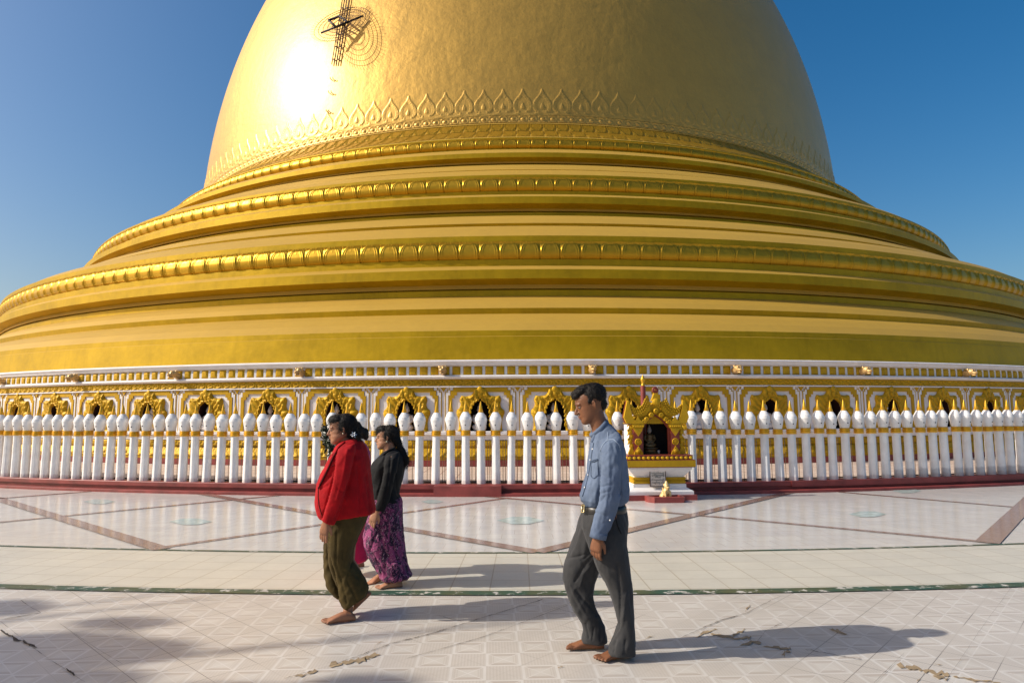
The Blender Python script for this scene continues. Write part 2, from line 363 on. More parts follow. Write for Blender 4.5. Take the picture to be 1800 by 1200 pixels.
# mortar patches and open cracks on the outer paving
def patch(pts, z=.004):
    return np.array([ground(x, y, z) for x, y in pts]), [tuple(range(len(pts)))[::-1]]
ZC_ = [0]
def strip(pts, wds, z=.004):
    ZC_[0] += 1; z = z+.00005*ZC_[0]
    V = []; 
    for (x, y), wd in zip(pts, wds): V += [ground(x, y-wd, z), ground(x, y+wd, z)]
    return np.array(V), [(2*i, 2*i+1, 2*i+3, 2*i+2) for i in range(len(pts)-1)]
def jag(pts, n, wd):
    n = max(6, int(n*1.2)); P = resample(pts, n); wds = np.abs(RNG.normal(wd, wd*.75, n))*(.62 if wd > 1.2 else .27)+.05; wds[0] = wds[-1] = .1
    P[:, 1] += RNG.normal(0, wd*.4, n); P[:, 0] += RNG.normal(0, wd*.5, n); return strip(P, wds)
V, F = join([jag([(579, 1169), (622, 1163), (655, 1150), (668, 1148)], 16, 4), jag([(622, 1163), (640, 1157), (649, 1156)], 6, 4), jag([(655, 1146), (660, 1133), (674, 1123)], 8, .9), jag([(518, 1188), (540, 1182), (560, 1178)], 8, 2.2),
  jag([(1222, 1120), (1240, 1110), (1262, 1104)], 10, 2.), jag([(1248, 1113), (1275, 1118), (1300, 1122), (1328, 1117)], 14, 2.6), jag([(1288, 1119), (1300, 1110), (1312, 1103)], 8, 2.8), jag([(1300, 1133), (1320, 1127), (1340, 1128)], 8, 2.6),
  jag([(1342, 1134), (1365, 1137), (1388, 1139)], 9, 2.4), jag([(1372, 1151), (1380, 1146), (1390, 1138)], 8, 3.), jag([(1456, 1104), (1474, 1108), (1488, 1116)], 9, 2.3), jag([(1577, 1168), (1605, 1172), (1640, 1181), (1668, 1186)], 16, 4), jag([(1640, 1188), (1672, 1192)], 8, 3), jag([(1674, 1187), (1700, 1192), (1760, 1199)], 12, 1.6), jag([(1612, 1196), (1618, 1190)], 5, 2), jag([(1310, 1075), (1313, 1068), (1318, 1062)], 7, 1.8), jag([(1640, 1166), (1656, 1167)], 6, 1.2), jag([(980, 1172), (990, 1170)], 5, 1.2), jag([(1125, 1125), (1150, 1116)], 6, 1.5)])
tag(mk('mortar_patch', V, F, M['plaster'], smooth=False), kind='structure')
V, F = join([jag([(590, 1166), (690, 1129), (760, 1112), (830, 1090), (955, 1052)], 50, .75), jag([(500, 1191), (590, 1166)], 16, .5), jag([(715, 1156), (850, 1118), (1000, 1062)], 40, .45), jag([(770, 1081), (812, 1091)], 10, .5), jag([(0, 1107), (30, 1122), (45, 1129), (66, 1137)], 18, 2.2), jag([(115, 1174), (124, 1179), (134, 1187)], 8, 1.6), jag([(36, 1053), (50, 1064), (72, 1076)], 10, .8), jag([(0, 1088), (72, 1076)], 10, .5),
  jag([(1200, 1118), (1270, 1088), (1310, 1077), (1372, 1046)], 30, .8), jag([(1330, 1128), (1345, 1108), (1378, 1092)], 14, .7), jag([(1415, 1140), (1470, 1150), (1515, 1158)], 20, .9), jag([(105, 1095), (160, 1132), (215, 1166)], 20, .5), jag([(192, 1089), (232, 1110)], 10, .5), jag([(1535, 1200), (1590, 1146)], 14, .7), jag([(1660, 1200), (1720, 1110), (1780, 1028)], 24, .5), jag([(0, 1090), (75, 1150), (150, 1198)], 24, .7)])
tag(mk('paving_crack', V, F, simple('crack_dirt', (.05, .038, .03), .9, bump=0), smooth=False), kind='structure')

# ------------------------------------------------------------------ the pagoda
pag = thing('pagoda', 'huge gilded bell-shaped pagoda dome on stepped round terraces behind the white pillars', 'pagoda', ctr)
ZA, ZC, ZB = 20.592, 11.771, 27.83                # dome: r = ZA*sqrt(1-((z-ZC)/ZB)^2)
def rd(z): return ZA*math.sqrt(max(0, 1-((z-ZC)/ZB)**2))
def zdome(y):
    lo, hi = 11., 34.
    for _ in range(50):
        m = (lo+hi)/2
        if proj([[CX, CY-rd(m), m]])[0, 1] > y: lo = m
        else: hi = m
    return (lo+hi)/2
zb = zdome(217)
prof = [(rd(z), z) for z in np.linspace(zb-.3, ZC+ZB*.94, 90)]+[(5., ZC+ZB*.95), (4., 42), (2.2, 47), (.3, 53)]
V, F = revolve(prof[::-1], 0, 2*PI, 320, True); mk('dome', V, F, M['dome'], pag, smooth=True)
AV = 1.62                                            # relief is modelled on the side that can be seen

def lotus(uu, vv):
    wv = .44*np.sqrt(np.clip(1-((np.clip(vv, .42, 1)-.42)/.56)**2, 0, 1)); e = wv-np.abs(uu)
    e = np.where(vv > .97, -.1, e)
    return .012+.034*rdg(e, .02, .028)+.028*rdg(e, .125, .026)+.010*sm(e, .15, .2)+.012*rdg(np.hypot(uu*1.4, vv-.74), 0, .03)-.02*rdg(np.abs(uu), .5, .03)
def lotus_inv(uu, vv): return lotus(uu, 1-vv)
def leaf_e(uu, vv):
    t = (vv-.12)/.86
    wv = np.interp(t, [-.001, 0, .04, .10, .20, .30, .42, .55, .67, .79, .90, .97, 1.], [0, .22, .35, .43, .475, .475, .44, .345, .22, .11, .05, .025, 0])
    notch = .06*np.exp(-(uu/.07)**2)*(1-sm(t, 0, .12))
    return np.where((t < 0) | (t > 1), -.2, wv-np.abs(uu)-notch), t
def leaf(uu, vv):
    e, t = leaf_e(uu, vv)
    h = .024*rdg(e, .012, .022)+.017*rdg(e, .075, .017)+.008*sm(e, .0, .05)
    dots = rdg(e, .145, .022)*(.5+.5*np.sin(vv*95)); h += .022*dots
    e2, t2 = leaf_e(uu*4.2, (vv-.20)*3.6); h += .018*sm(e2, -.02, .12)*(t2 > 0)
    sc = np.abs(np.mod(uu+.5, 1)-.5); lower = np.exp(-((vv-.085-.05*np.cos(2*PI*uu))/.022)**2)+.7*np.exp(-((vv-.035-.05*np.cos(2*PI*uu))/.02)**2)
    return .010+h+.018*lower*(e < 0)
def beads(uu, vv):
    d = np.sqrt((uu*1.0)**2+((vv-.5)*.85)**2); lines = rdg(vv, .06, .05)+rdg(vv, .94, .05)
    return .012+.04*sm(-d, -.30, -.05)+.02*rdg(d, .42, .05)+.03*lines
def cells(n, half): k = int(half*n/(2*PI)); return -k, k
# leaves on the dome
def strip_dome(y0, y1, n=8): return [(rd(z), z) for z in np.linspace(zdome(y0), zdome(y1), n)]
nl = round(2*PI*(CY-0)/1.0); nl = round(2*PI*20.5/(35.0*26.9/FL))
c0, c1 = cells(nl, AV); V, F, *_ = relief(strip_dome(203, 156), nl, c0, c1, 28, 40, leaf)
mk('leaf_frieze', V, F, M['dome'], pag)
nb2 = nl*2; c0, c1 = cells(nb2, AV); V, F, *_ = relief(strip_dome(215.5, 204), nb2, c0, c1, 12, 10, beads); mk('bead_band', V, F, M['dome'], pag)

# terraces
def solve_prof(r0, y0, segs, r1):
    def run(k):
        r = r0; z = zat(r, y0); P = [(r, z)]
        for y, kind, *a in segs:
            if kind == 's':
                lo, hi = 0., 4.
                for _ in range(40):
                    m = (lo+hi)/2; z2 = zat(r+m, y)
                    if m < k*(z-z2): lo = m
                    else: hi = m
                mid = (lo+hi)/2; z2 = zat(r+mid, y)
                for q in (.35, .7): P.append((r+mid*q+.06*mid*math.sin(PI*q), z+(z2-z)*q+.09*(z-z2)*math.sin(PI*q)))   # gently rounded
                r += mid; z = z2
            else:
                r += a[0] if a else 0.; z = zat(r, y)
            P.append((r, z))
        return P
    lo, hi = 0., 2.6
    for _ in range(40):
        k = (lo+hi)/2
        if run(k)[-1][0] < r1: lo = k
        else: hi = k
    return run((lo+hi)/2)
rT3, rT2, rT1, rW = 22.311, 25.622, 29.064, 31.40
# dome foot: ridge, two sloping lotus bands
rb = rd(zb)
foot = [(rb-.1, zat(rb, 215.5)), (rb+.10, zat(rb+.10, 216)), (rb+.12, zat(rb+.12, 217.6)), (rb+.05, zat(rb+.05, 218.5))]
rA_, rB_, rC_ = rb+.12, rb+.55, rT3-.25
foot += [(rA_, zat(rA_, 219.5)), (rB_, zat(rB_, 230)), (rB_+.03, zat(rB_+.03, 231)), (rC_, zat(rC_, 240)), (rT3-.2, zat(rT3-.2, 241)), (rT3, zat(rT3, 241.5)), (rT3, zat(rT3, 243.5))]
V, F = revolve(foot, 0, 2*PI, 320, True); o = mk('dome_foot', V, F, M['tier'], pag, smooth=True, sharp=10)
n = round(2*PI*20.9/(.53)); c0, c1 = cells(n, AV)
V, F, *_ = relief([(rB_, zat(rB_, 230)), (rA_, zat(rA_, 219.5))], n, c0, c1, 14, 10, lotus_inv); mk('lotus_band', V, F, M['relief'], o)
V, F, *_ = relief([(rC_, zat(rC_, 240)), (rB_+.03, zat(rB_+.03, 231))], n, c0, c1, 14, 8, lotus_inv); mk('lotus_band', V, F, M['relief'], o)
def terrace(rt, ytop, ybot, yfil, segs, r1, period):
    zt, zbm = zat(rt, ytop), zat(rt, ybot); hh = zt-zbm
    P = [(rt-.35, zat(rt, yfil)+.05), (rt-.02, zat(rt, yfil)), (rt-.02, zt), (rt-.10, zt-.03*hh), (rt-.12, zbm+.03*hh), (rt-.03, zbm)]
    P2 = solve_prof(rt-.03, ybot, segs, r1)
    V, F = revolve(P+P2[1:], 0, 2*PI, 360, True); o = mk('terrace', V, F, M['tier'], pag, smooth=True, sharp=7)
    n = round(2*PI*rt/period); c0, c1 = cells(n, AV)
    pr = [(rt-.07, zbm+.01*hh), (rt-.02, zbm+.08*hh), (rt+.03, zbm+.26*hh), (rt+.04, zbm+.45*hh), (rt+.015, zbm+.7*hh), (rt-.01, zbm+.86*hh), (rt+.02, zt-.005*hh)]
    V, F, *_ = relief(pr, n, c0, c1, 28, 18, lambda u, v: lotus(u, v)*period*1.4); mk('lotus_band', V, F, M['relief'], o)
    return P2
terrace(rT3, 243.5, 260, 242, [(264, 'v'), (268, 's'), (276, 'v'), (280, 'i', -.12), (284, 'i', -.10), (287, 'v', .04), (287.6, 'i', -.14), (288.6, 'v'), (289, 'i', .1), (291, 'v'), (298, 's'), (300, 'v', -.02), (307, 's'), (309, 'v')], rT2-.1, .535)
terrace(rT2, 312, 335, 307.5, [(340, 'v'), (342, 'v'), (345, 's'), (357, 'v'), (362, 'i', -.15), (367, 'i', -.12), (371, 'v', .05), (371.8, 'i', -.18), (373.2, 'v'), (373.6, 'i', .13), (379, 'v'), (392, 's'), (397, 'v', -.03), (414, 's'), (419, 'v')], rT1-.1, .60)
terrace(rT1, 424, 455, 414.5, [(461, 'v'), (467, 'v'), (473, 's'), (489, 'v'), (495, 'i', -.17), (500, 'i', -.13), (507, 'v', .06), (507.8, 'i', -.2), (509, 'v'), (509.5, 'i', .14), (520, 'v'), (541, 's'), (551, 'v', -.03), (580, 's'), (590, 'v', .01), (590.6, 'v', .02), (633.5, 'v', .06)], rW-.42, .55)

# wall below the terraces
AW = .62
def zw(y, dr=0.): return zat(rW+dr, y)
cor = [(rW-.6, zw(632, .12)+.02), (rW+.10, zw(632, .12)+.01), (rW+.12, zw(632.6, .12)), (rW+.12, zw(634.5, .12)), (rW+.09, zw(635, .09)), (rW+.07, zw(640.5, .07)), (rW+.02, zw(641.7, .02)), (rW+.0, zw(643)), (rW+.0, zw(658)), (rW+.10, zw(658.6, .1)), (rW+.12, zw(660, .12)), (rW+.12, zw(662, .12)), (rW+.08, zw(664.8, .08)), (rW+.03, zw(665.5, .03)), (rW+.03, zw(677.2, .03)), (rW+.06, zw(677.5, .06)), (rW+.06, zw(679.5, .06)), (rW-.02, zw(680.2, -.02)), (rW-.04, zw(681, -.04))]
V, F = revolve(cor, 0, 2*PI, 360, True); cornice = mk('cornice', V, F, M['wall'], pag, smooth=True, sharp=25)
npan = round(2*PI*rW/.2535)
def panel(uu, vv):
    wv = .36*np.where(vv > .62, np.sqrt(np.clip(1-((vv-.62)/.36)**2*.75, 0, 1)), 1.); e = np.minimum(wv-np.abs(uu), np.minimum(vv-.04, .98-vv))
    fr = rdg(np.abs(uu), .46, .03)
    return .004+.028*rdg(e, .025, .03)+.035*sm(e, .06, .12)+.03*fr
c0, c1 = cells(npan, AW); V, F, uu, vv, h = relief([(rW, zw(657.8)), (rW, zw(643))], npan, c0, c1, 16, 12, panel)
fm = lambda a: (a[:-1, :-1]+a[1:, 1:])/2
u_, v_ = fm(uu), fm(vv); u_ = np.where(np.abs(np.diff(uu, axis=0)[:, :-1]) > .5, .5, u_)
mk('panel_band', V, F, [M['orn'], M['wall']], cornice, mi=(np.abs(u_) > .405).astype(int).ravel())
def scroll(uu, vv):
    h = np.zeros_like(uu)
    for cu, cv, s in ((-.25, .45, 1), (.25, .55, -1)):
        dx = (np.mod(uu-cu+.5, 1)-.5)*2.1; dy = (vv-cv)*1.0*s; d = np.hypot(dx, dy); an = np.arctan2(dy, dx)
        h = np.maximum(h, np.exp(-(d/.62)**6)*(.5+.5*np.cos(d*17-an)))
    h += .35*np.sin(uu*2*PI*7+vv*9)*np.sin(vv*PI*4+uu*20); edge = rdg(vv, .03, .03)+rdg(vv, .97, .03)
    return .006+.03*np.clip(h, 0, 1)+.03*edge
nsc = round(2*PI*rW/.46); c0, c1 = cells(nsc, AW); V, F, *_ = relief([(rW+.03, zw(677, .03)), (rW+.03, zw(665.7, .03))], nsc, c0, c1, 30, 14, scroll); mk('scroll_frieze', V, F, M['orn'], cornice)
zsill = zw(757)
low = [(rW-.04, zsill+.002), (rW+.06, zsill), (rW+.08, zw(758, .08)), (rW+.08, zw(763, .08)), (rW+.04, zw(764, .04)), (rW+.02, zw(772.5, .02)), (rW+.0, zw(773))]
V, F = revolve(low, 0, 2*PI, 360, True); mk('ledge', V, F, M['wall'], pag, sharp=25)
low2 = [(rW+.0, zw(773)), (rW+.0, zw(787)), (rW+.05, zw(787.5, .05)), (rW+.16, zw(803, .16)), (rW+.16, zw(808, .16)), (rW+.15, zw(808.3, .15))]
V, F = revolve(low2, 0, 2*PI, 360, True); o = mk('footing', V, F, M['orn'], pag, sharp=25)
nlo = round(2*PI*rW/.36); c0, c1 = cells(nlo, AW)
V, F, *_ = relief([(rW+.01, zw(786.5)), (rW+.03, zw(782)), (rW+.02, zw(774))], nlo, c0, c1, 14, 10, lambda u, v: lotus(u, v)*.9); mk('lotus_band', V, F, M['orn'], o)
V, F, *_ = relief([(rW+.17, zw(802.5, .17)), (rW+.12, zw(795, .1)), (rW+.06, zw(788, .05))], nlo, c0, c1, 14, 10, lambda u, v: lotus_inv(u, v)*.9); mk('lotus_band', V, F, M['orn'], o)
zin = zw(819, .2)
V, F = revolve([(rW+.15, zw(808.3, .15)), (rW+.2, zw(808.5, .2)), (rW+.2, zin)], 0, 2*PI, 360, True); mk('plinth', V, F, M['maroon'], pag, sharp=25)

# one niche bay, then copies round the wall
DB = .05428; AB0 = -.01173+DB/2          # a niche sits midway between two pilasters
def wl(s, z, dep): return np.stack([(rW+dep)*np.sin(np.asarray(s)/rW), -(rW+dep)*np.cos(np.asarray(s)/rW), np.asarray(z)], -1)
hb = DB*rW/2; zt_ = zw(680.5, -.04); ypix = lambda yz: zw(630+yz/8.)   # zoom rows -> height
def half(pts, n): P = resample(pts, n); return np.concatenate([P*[-1, 1], P[::-1][1:]])
K = 1/558*DB*rW/1.717
inner = half([(233*.57*K*1.75, zsill), (.233, ypix(800)), (.224, ypix(720)), (.18, ypix(640)), (.107, ypix(585)), (0, ypix(560))], 22)
outer_rect = half([(hb, zsill), (hb, zt_), (0, zt_)], 22)
P = np.concatenate([wl(inner[:, 0], inner[:, 1], 0), wl(outer_rect[:, 0], outer_rect[:, 1], 0)]); n = len(inner)
wallV, wallF = P, [(i, i+1, n+i+1, n+i) for i in range(n-1)]
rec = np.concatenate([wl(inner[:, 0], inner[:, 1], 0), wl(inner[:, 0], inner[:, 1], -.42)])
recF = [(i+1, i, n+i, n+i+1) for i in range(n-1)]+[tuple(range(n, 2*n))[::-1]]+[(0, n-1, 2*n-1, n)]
ol = half([(.54, zsill), (.50, ypix(1000)), (.49, ypix(900)), (.51, ypix(830)), (.555, ypix(770)), (.547, ypix(720)), (.484, ypix(690)), (.457, ypix(640)), (.484, ypix(570)), (.44, ypix(512)), (.36, ypix(525)), (.215, ypix(515)), (.165, ypix(470)), (.135, ypix(425)), (.07, ypix(402)), (0, ypix(395))], 40)
il = half([(.235, zsill), (.238, ypix(800)), (.224, ypix(720)), (.18, ypix(640)), (.107, ypix(590)), (0, ypix(562))], 40)
rows = []
for t, d in ((0, .0), (.04, .05), (.3, .085), (.55, .06), (.8, .075), (.97, .05), (1, -.02)):
    p = ol*(1-t)+il*t; rows.append(wl(p[:, 0], p[:, 1], d+.012*np.sin(np.arange(len(p))*1.3)*(0 < t < 1)))
n2_ = len(ol); surV = np.concatenate(rows); surF = [(r*n2_+i, (r+1)*n2_+i, (r+1)*n2_+i+1, r*n2_+i+1) for r in range(len(rows)-1) for i in range(n2_-1)]
parts = [(surV, surF)]
scl = resample(il[::-1] if False else il, 60)
for s, zz, r in [(.0, ypix(430), .085), (.0, ypix(500), .07), (.05, ypix(575), .04), (.10, ypix(572), .05), (.145, ypix(602), .045), (.185, ypix(640), .045), (.215, ypix(690), .04), (.235, ypix(740), .035), (.3, ypix(570), .05), (.41, ypix(560), .05), (.40, ypix(640), .05), (.42, ypix(760), .075), (.37, ypix(830), .05), (.30, ypix(760), .05), (.1, ypix(520), .045), (.2, ypix(548), .04), (.37, ypix(960), .06)]:
    for sg in ((1, -1) if s else (1,)):
        c = wl(sg*s, zz, .065); parts.append(ball(c, (r*.8, r*.34, r*.85), 12, 8))
for sg in (1, -1):      # scroll lips hanging over the opening
    pts = []
    for k in range(26):
        t = k/25; i = 4+t*34; q = il[int(i)] if sg < 0 else il[-1-int(i)]; pts.append(wl(q[0]*(1.0+.10*math.sin(k*1.9)), q[1]+.018*math.sin(k*1.9), .085))
    parts.append(tube(pts, .022, 6))
orn_all = join(parts)
# stepped gilt frame, pilaster lines, gilt wedge
def slab(poly, dep0, dep1):
    s = np.array([p[0] for p in poly]); z = np.array([p[1] for p in poly]); n = len(poly)
    V = np.concatenate([wl(s, z, dep1), wl(s, z, dep0)]); F = [tuple(range(n))]+[(i, i+n, (i+1) % n+n, (i+1) % n) for i in range(n)]; return V, F
X = lambda u: (u-716)/958*2*hb
def quadstrip(A, B, d0, d1):
    out = []
    for i in range(len(A)-1): out.append(slab([A[i], A[i+1], B[i+1], B[i]], d0, d1))
    return out
fr = []
zf = ypix(1075)
A = [(X(305), zf), (X(305), ypix(510)), (X(330), ypix(510)), (X(330), ypix(440)), (X(365), ypix(440)), (X(365), ypix(405)), (0, ypix(405))]
B = [(X(350), zf), (X(350), ypix(550)), (X(380), ypix(550)), (X(380), ypix(510)), (X(412), ypix(510)), (X(412), ypix(466)), (0, ypix(466))]
for sg in (1, -1):
    a = [(p[0]*sg, p[1]) for p in A]; b = [(p[0]*sg, p[1]) for p in B]
    q = quadstrip(a, b, -.01, .028) if sg == 1 else quadstrip(b, a, -.01, .028); fr += q
    def line(pts, wd, dep):
        for (x0, z0), (x1, z1) in zip(pts[:-1], pts[1:]):
            if abs(x0-x1) < 1e-6: fr.append(slab([(x0-wd, z0), (x0-wd, z1), (x0+wd, z1), (x0+wd, z0)], -.01, dep))
            else:
                xa, xb = min(x0, x1), max(x0, x1); fr.append(slab([(xa-wd, z0-wd), (xa-wd, z0+wd), (xb+wd, z0+wd), (xb+wd, z0-wd)], -.01, dep+.002))
    pl = [(X(262), zf), (X(262), ypix(465)), (X(288), ypix(465)), (X(288), ypix(430)), (X(318), ypix(430)), (X(318), ypix(392))]
    line([(p[0]*sg, p[1]) for p in pl], .009, .012)
    fr.append(slab([(sg*-hb, ypix(462)), (sg*-hb, ypix(386)), (sg*X(284), ypix(386))][::sg], -.01, .03))
frm = join(fr)
whs = []
for sg in (1, -1):        # white stepped capital of the pilasters, a little proud
    for (ua, ub, ya, yb, d) in ((270, 298, 470, 1075, .016), (294, 322, 440, 510, .018), (324, 358, 392, 438, .02)):
        xa, xb = sorted((sg*X(ua), sg*X(ub))); whs.append(slab([(xa, ypix(yb)), (xa, ypix(ya)), (xb, ypix(ya)), (xb, ypix(yb))], -.01, d))
whm = join(whs)
KB = range(-10, 11)
def place(o, a): o.rotation_euler = (0, 0, a); return o
bay0 = None
nic = mk('niche', *join([(wallV, wallF), whm]), M['wall'], pag, smooth=False)
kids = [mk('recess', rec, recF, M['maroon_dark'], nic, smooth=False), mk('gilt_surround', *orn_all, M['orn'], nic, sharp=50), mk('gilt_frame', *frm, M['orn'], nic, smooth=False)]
place(nic, AB0+KB[0]*DB)
for k in list(KB)[1:]:
    c = nic.copy(); COL.objects.link(c); place(c, AB0+k*DB)
    for q in kids:
        d = q.copy(); COL.objects.link(d); d.parent = c
# plain wall for the rest of the circle
V, F = revolve([(rW, zt_), (rW, zsill)], AB0+(KB[-1]+.5)*DB, AB0+(KB[0]-.5)*DB+2*PI, 300); mk('plain_wall', V, F, M['wall'], pag, smooth=True)

# voxel fuse -----------------------------------------------------------------
def fuse(name, parts, voxel, it, mat, parent=None, base=None, disp=None, mats=None, mi_fn=None):
    V, F = join(parts); tmp = mk('tmp', V, F, mat if mats is None else mats)
    m = tmp.modifiers.new('r', 'REMESH'); m.mode = 'VOXEL'; m.voxel_size = voxel
    if it: s = tmp.modifiers.new('s', 'SMOOTH'); s.factor = .5; s.iterations = it
    bpy.context.view_layer.update(); dg = bpy.context.evaluated_depsgraph_get()
    me = bpy.data.meshes.new_from_object(tmp.evaluated_get(dg)); bpy.data.objects.remove(tmp)
    me.materials.clear()
    for x in (mats or [mat]): me.materials.append(x)
    co_ = np.zeros(len(me.vertices)*3); me.vertices.foreach_get('co', co_); co_ = co_.reshape(-1, 3)
    if disp is not None:
        no = np.zeros(len(me.vertices)*3); me.vertices.foreach_get('normal', no); no = no.reshape(-1, 3); co_ = co_+no*disp(co_)[:, None]
    if mi_fn is not None:
        ce = np.zeros(len(me.polygons)*3); me.polygons.foreach_get('center', ce); me.polygons.foreach_set('material_index', mi_fn(ce.reshape(-1, 3)).astype(np.int32))
    if base is not None: co_ = co_-np.asarray(base)
    me.vertices.foreach_set('co', co_.ravel()); me.polygons.foreach_set('use_smooth', np.ones(len(me.polygons), bool)); me.update(); me.name = name
    o = bpy.data.objects.new(name, me); COL.objects.link(o)
    if parent is not None: o.parent = parent
    elif base is not None: o.location = tuple(base)
    return o

# lion-head water spouts on the cornice (local: outwards is -y)
zs = zw(650.5, .15)
def spout_parts():
    c = np.array([0, -rW, zs]); f = lambda x, y, z: c+np.array([x, y, z])
    return [tube([f(0, .1, .0), f(0, -.1, .0), f(0, -.2, .01)], [.085, .08, .07], 12), ball(f(0, -.20, .03), (.085, .10, .085)), ball(f(0, -.30, .0), (.06, .07, .035)), ball(f(0, -.285, -.055), (.05, .06, .022)),
            ball(f(.035, -.27, .06), .03), ball(f(-.035, -.27, .06), .03), ball(f(.075, -.17, .09), (.025, .03, .035)), ball(f(-.075, -.17, .09), (.025, .03, .035)), ball(f(0, -.345, .015), (.025, .025, .02))]
lion_mat = simple('gilt_bronze', (.62, .40, .16), .4, .35, var=.25, scale=30)
sp0 = fuse('lion_spout', spout_parts(), .009, 2, lion_mat, pag)
mouth = mk('mouth', *ball((0, -rW-.285, zs-.028), (.042, .055, .016)), M['black'], sp0)
eyes = mk('eyes', *join([ball((sx*.043, -rW-.292, zs+.066), (.011, .011, .011), 8, 6) for sx in (1, -1)]), M['black'], sp0)
SPK = [-.01173+DB*k for k in (-9, -7, -5, -3, -1, 1, 3, 5, 7, 9)]
place(sp0, SPK[0])
for a in SPK[1:]:
    c = sp0.copy(); COL.objects.link(c); place(c, a)
    for q in (mouth, eyes): d = q.copy(); COL.objects.link(d); d.parent = c

# guardian figures sitting in the niches
pale = simple('pale_painted_figure', (.72, .64, .58), .5, var=.25, scale=20); robe = simple('dull_gold_robe', (.30, .19, .06), .45, .3, var=.3, scale=25)
def statue_parts(s=1.):
    rb_ = [lathe([(.15*s, 0), (.17*s, .03*s), (.165*s, .09*s), (.12*s, .13*s), (.10*s, .2*s), (.115*s, .3*s), (.12*s, .36*s), (.06*s, .40*s), (.03*s, .42*s)], 16), ball((.09*s, -.07*s, .08*s), (.09*s, .07*s, .06*s)), ball((-.09*s, -.07*s, .08*s), (.09*s, .07*s, .06*s)),
           tube([(.12*s, 0, .36*s), (.16*s, -.03*s, .24*s), (.06*s, -.11*s, .15*s)], [.04*s, .035*s, .025*s], 8), tube([(-.12*s, 0, .36*s), (-.16*s, -.03*s, .24*s), (-.06*s, -.11*s, .15*s)], [.04*s, .035*s, .025*s], 8)]
    hd = [tube([(0, 0, .38*s), (0, 0, .44*s)], .035*s, 10), ball((0, -.01*s, .49*s), (.058*s, .065*s, .075*s)), lathe([(.06*s, .53*s), (.045*s, .57*s), (.025*s, .60*s), (.006*s, .66*s)], 12), ball((.058*s, .0, .48*s), (.012*s, .02*s, .03*s), 8, 6), ball((-.058*s, 0, .48*s), (.012*s, .02*s, .03*s), 8, 6), ball((0, -.072*s, .485*s), (.01*s, .014*s, .018*s), 8, 6)]
    return rb_, hd
rbp, hdp = statue_parts(.95)
GS = 'small figures seated in the wall niches'
st0 = thing('niche_statue', 'small pale seated figure in a dark arched wall niche, half hidden by the white pillars', 'statue', (0, 0, 0), 0, GS)
k1 = fuse('robe', rbp, .012, 1, pale, st0); k2 = fuse('head', hdp, .008, 1, pale, st0)
first = True
for k in KB:
    a = AB0+k*DB; loc = (CX+(rW-.13)*math.sin(a)-.03, CY-(rW-.13)*math.cos(a), zsill+.02)
    if first: o = st0; first = False
    else:
        o = st0.copy(); COL.objects.link(o)
        for q in (k1, k2): d = q.copy(); COL.objects.link(d); d.parent = o
    o.location = loc; o.rotation_euler = (0, 0, a)

# inner walk between pillars and wall
def inner_mat():
    b = NB('beige_walk_tiles'); v = polar(b, 33.)
    br = b.n('ShaderNodeTexBrick', i_Vector=v, i_Color1=(.58, .45, .36, 1), i_Color2=(.64, .52, .43, 1), i_Mortar=(.38, .25, .2, 1), i_Scale=1., i_Mortar_Size=.012, i_Brick_Width=.4, i_Row_Height=.4); br.offset = 0
    b.set(Base_Color=br.outputs[0], Roughness=.5); return b.m
V, F = revolve([(rW+.1, zin), (33.86, .212)], 0, 2*PI, 300, True); tag(mk('walkway', V+np.array(ctr), [f[::-1] for f in F], inner_mat(), smooth=True), kind='structure')

# ------------------------------------------------------------------ pillar fence
RF = 34.01
kt = thing('plinth', 'long curved dark red plinth carrying the row of white pillars', 'plinth', ctr)
V, F = revolve([(33.84, .15), (33.84, .209), (34.185, .209), (34.19, .20), (34.19, .125), (34.15, .115), (34.15, .05)], 0, 2*PI, 420, True); mk('upper_course', V, F[::1], M['maroon'], kt, sharp=25)
V, F = revolve([(34.1, .062), (34.325, .058), (34.335, .05), (34.335, .001)], 0, 2*PI, 420, True); mk('lower_step', V, F, M['maroon'], kt, sharp=25)
def arcblock(r0, r1, a0, a1, z0, z1, n=12):
    V, F = revolve([(r0, z0), (r0, z1), (r1, z1), (r1, z0)], a0, a1, n); k = 4; F = list(F)+[(3, 2, 1, 0), tuple((n-1)*k+i for i in range(4))]; return V, F
def azg(px, py, r, z):
    lo, hi = -.6, .6
    for _ in range(40):
        m = (lo+hi)/2
        if proj([[CX+r*math.sin(m), CY-r*math.cos(m), z]])[0, 0] < px: lo = m
        else: hi = m
    return (lo+hi)/2
V, F = arcblock(34.16, 34.345, azg(762, 860, 34.34, .1), azg(881, 860, 34.34, .1), .002, .199); mk('block', V, F, M['maroon'], kt, sharp=25)
V, F = arcblock(34.16, 34.21, azg(1392, 850, 34.2, .1), azg(1800, 850, 34.2, .1), .11, .2155, 40); mk('block', V, F, M['maroon'], kt, sharp=25)
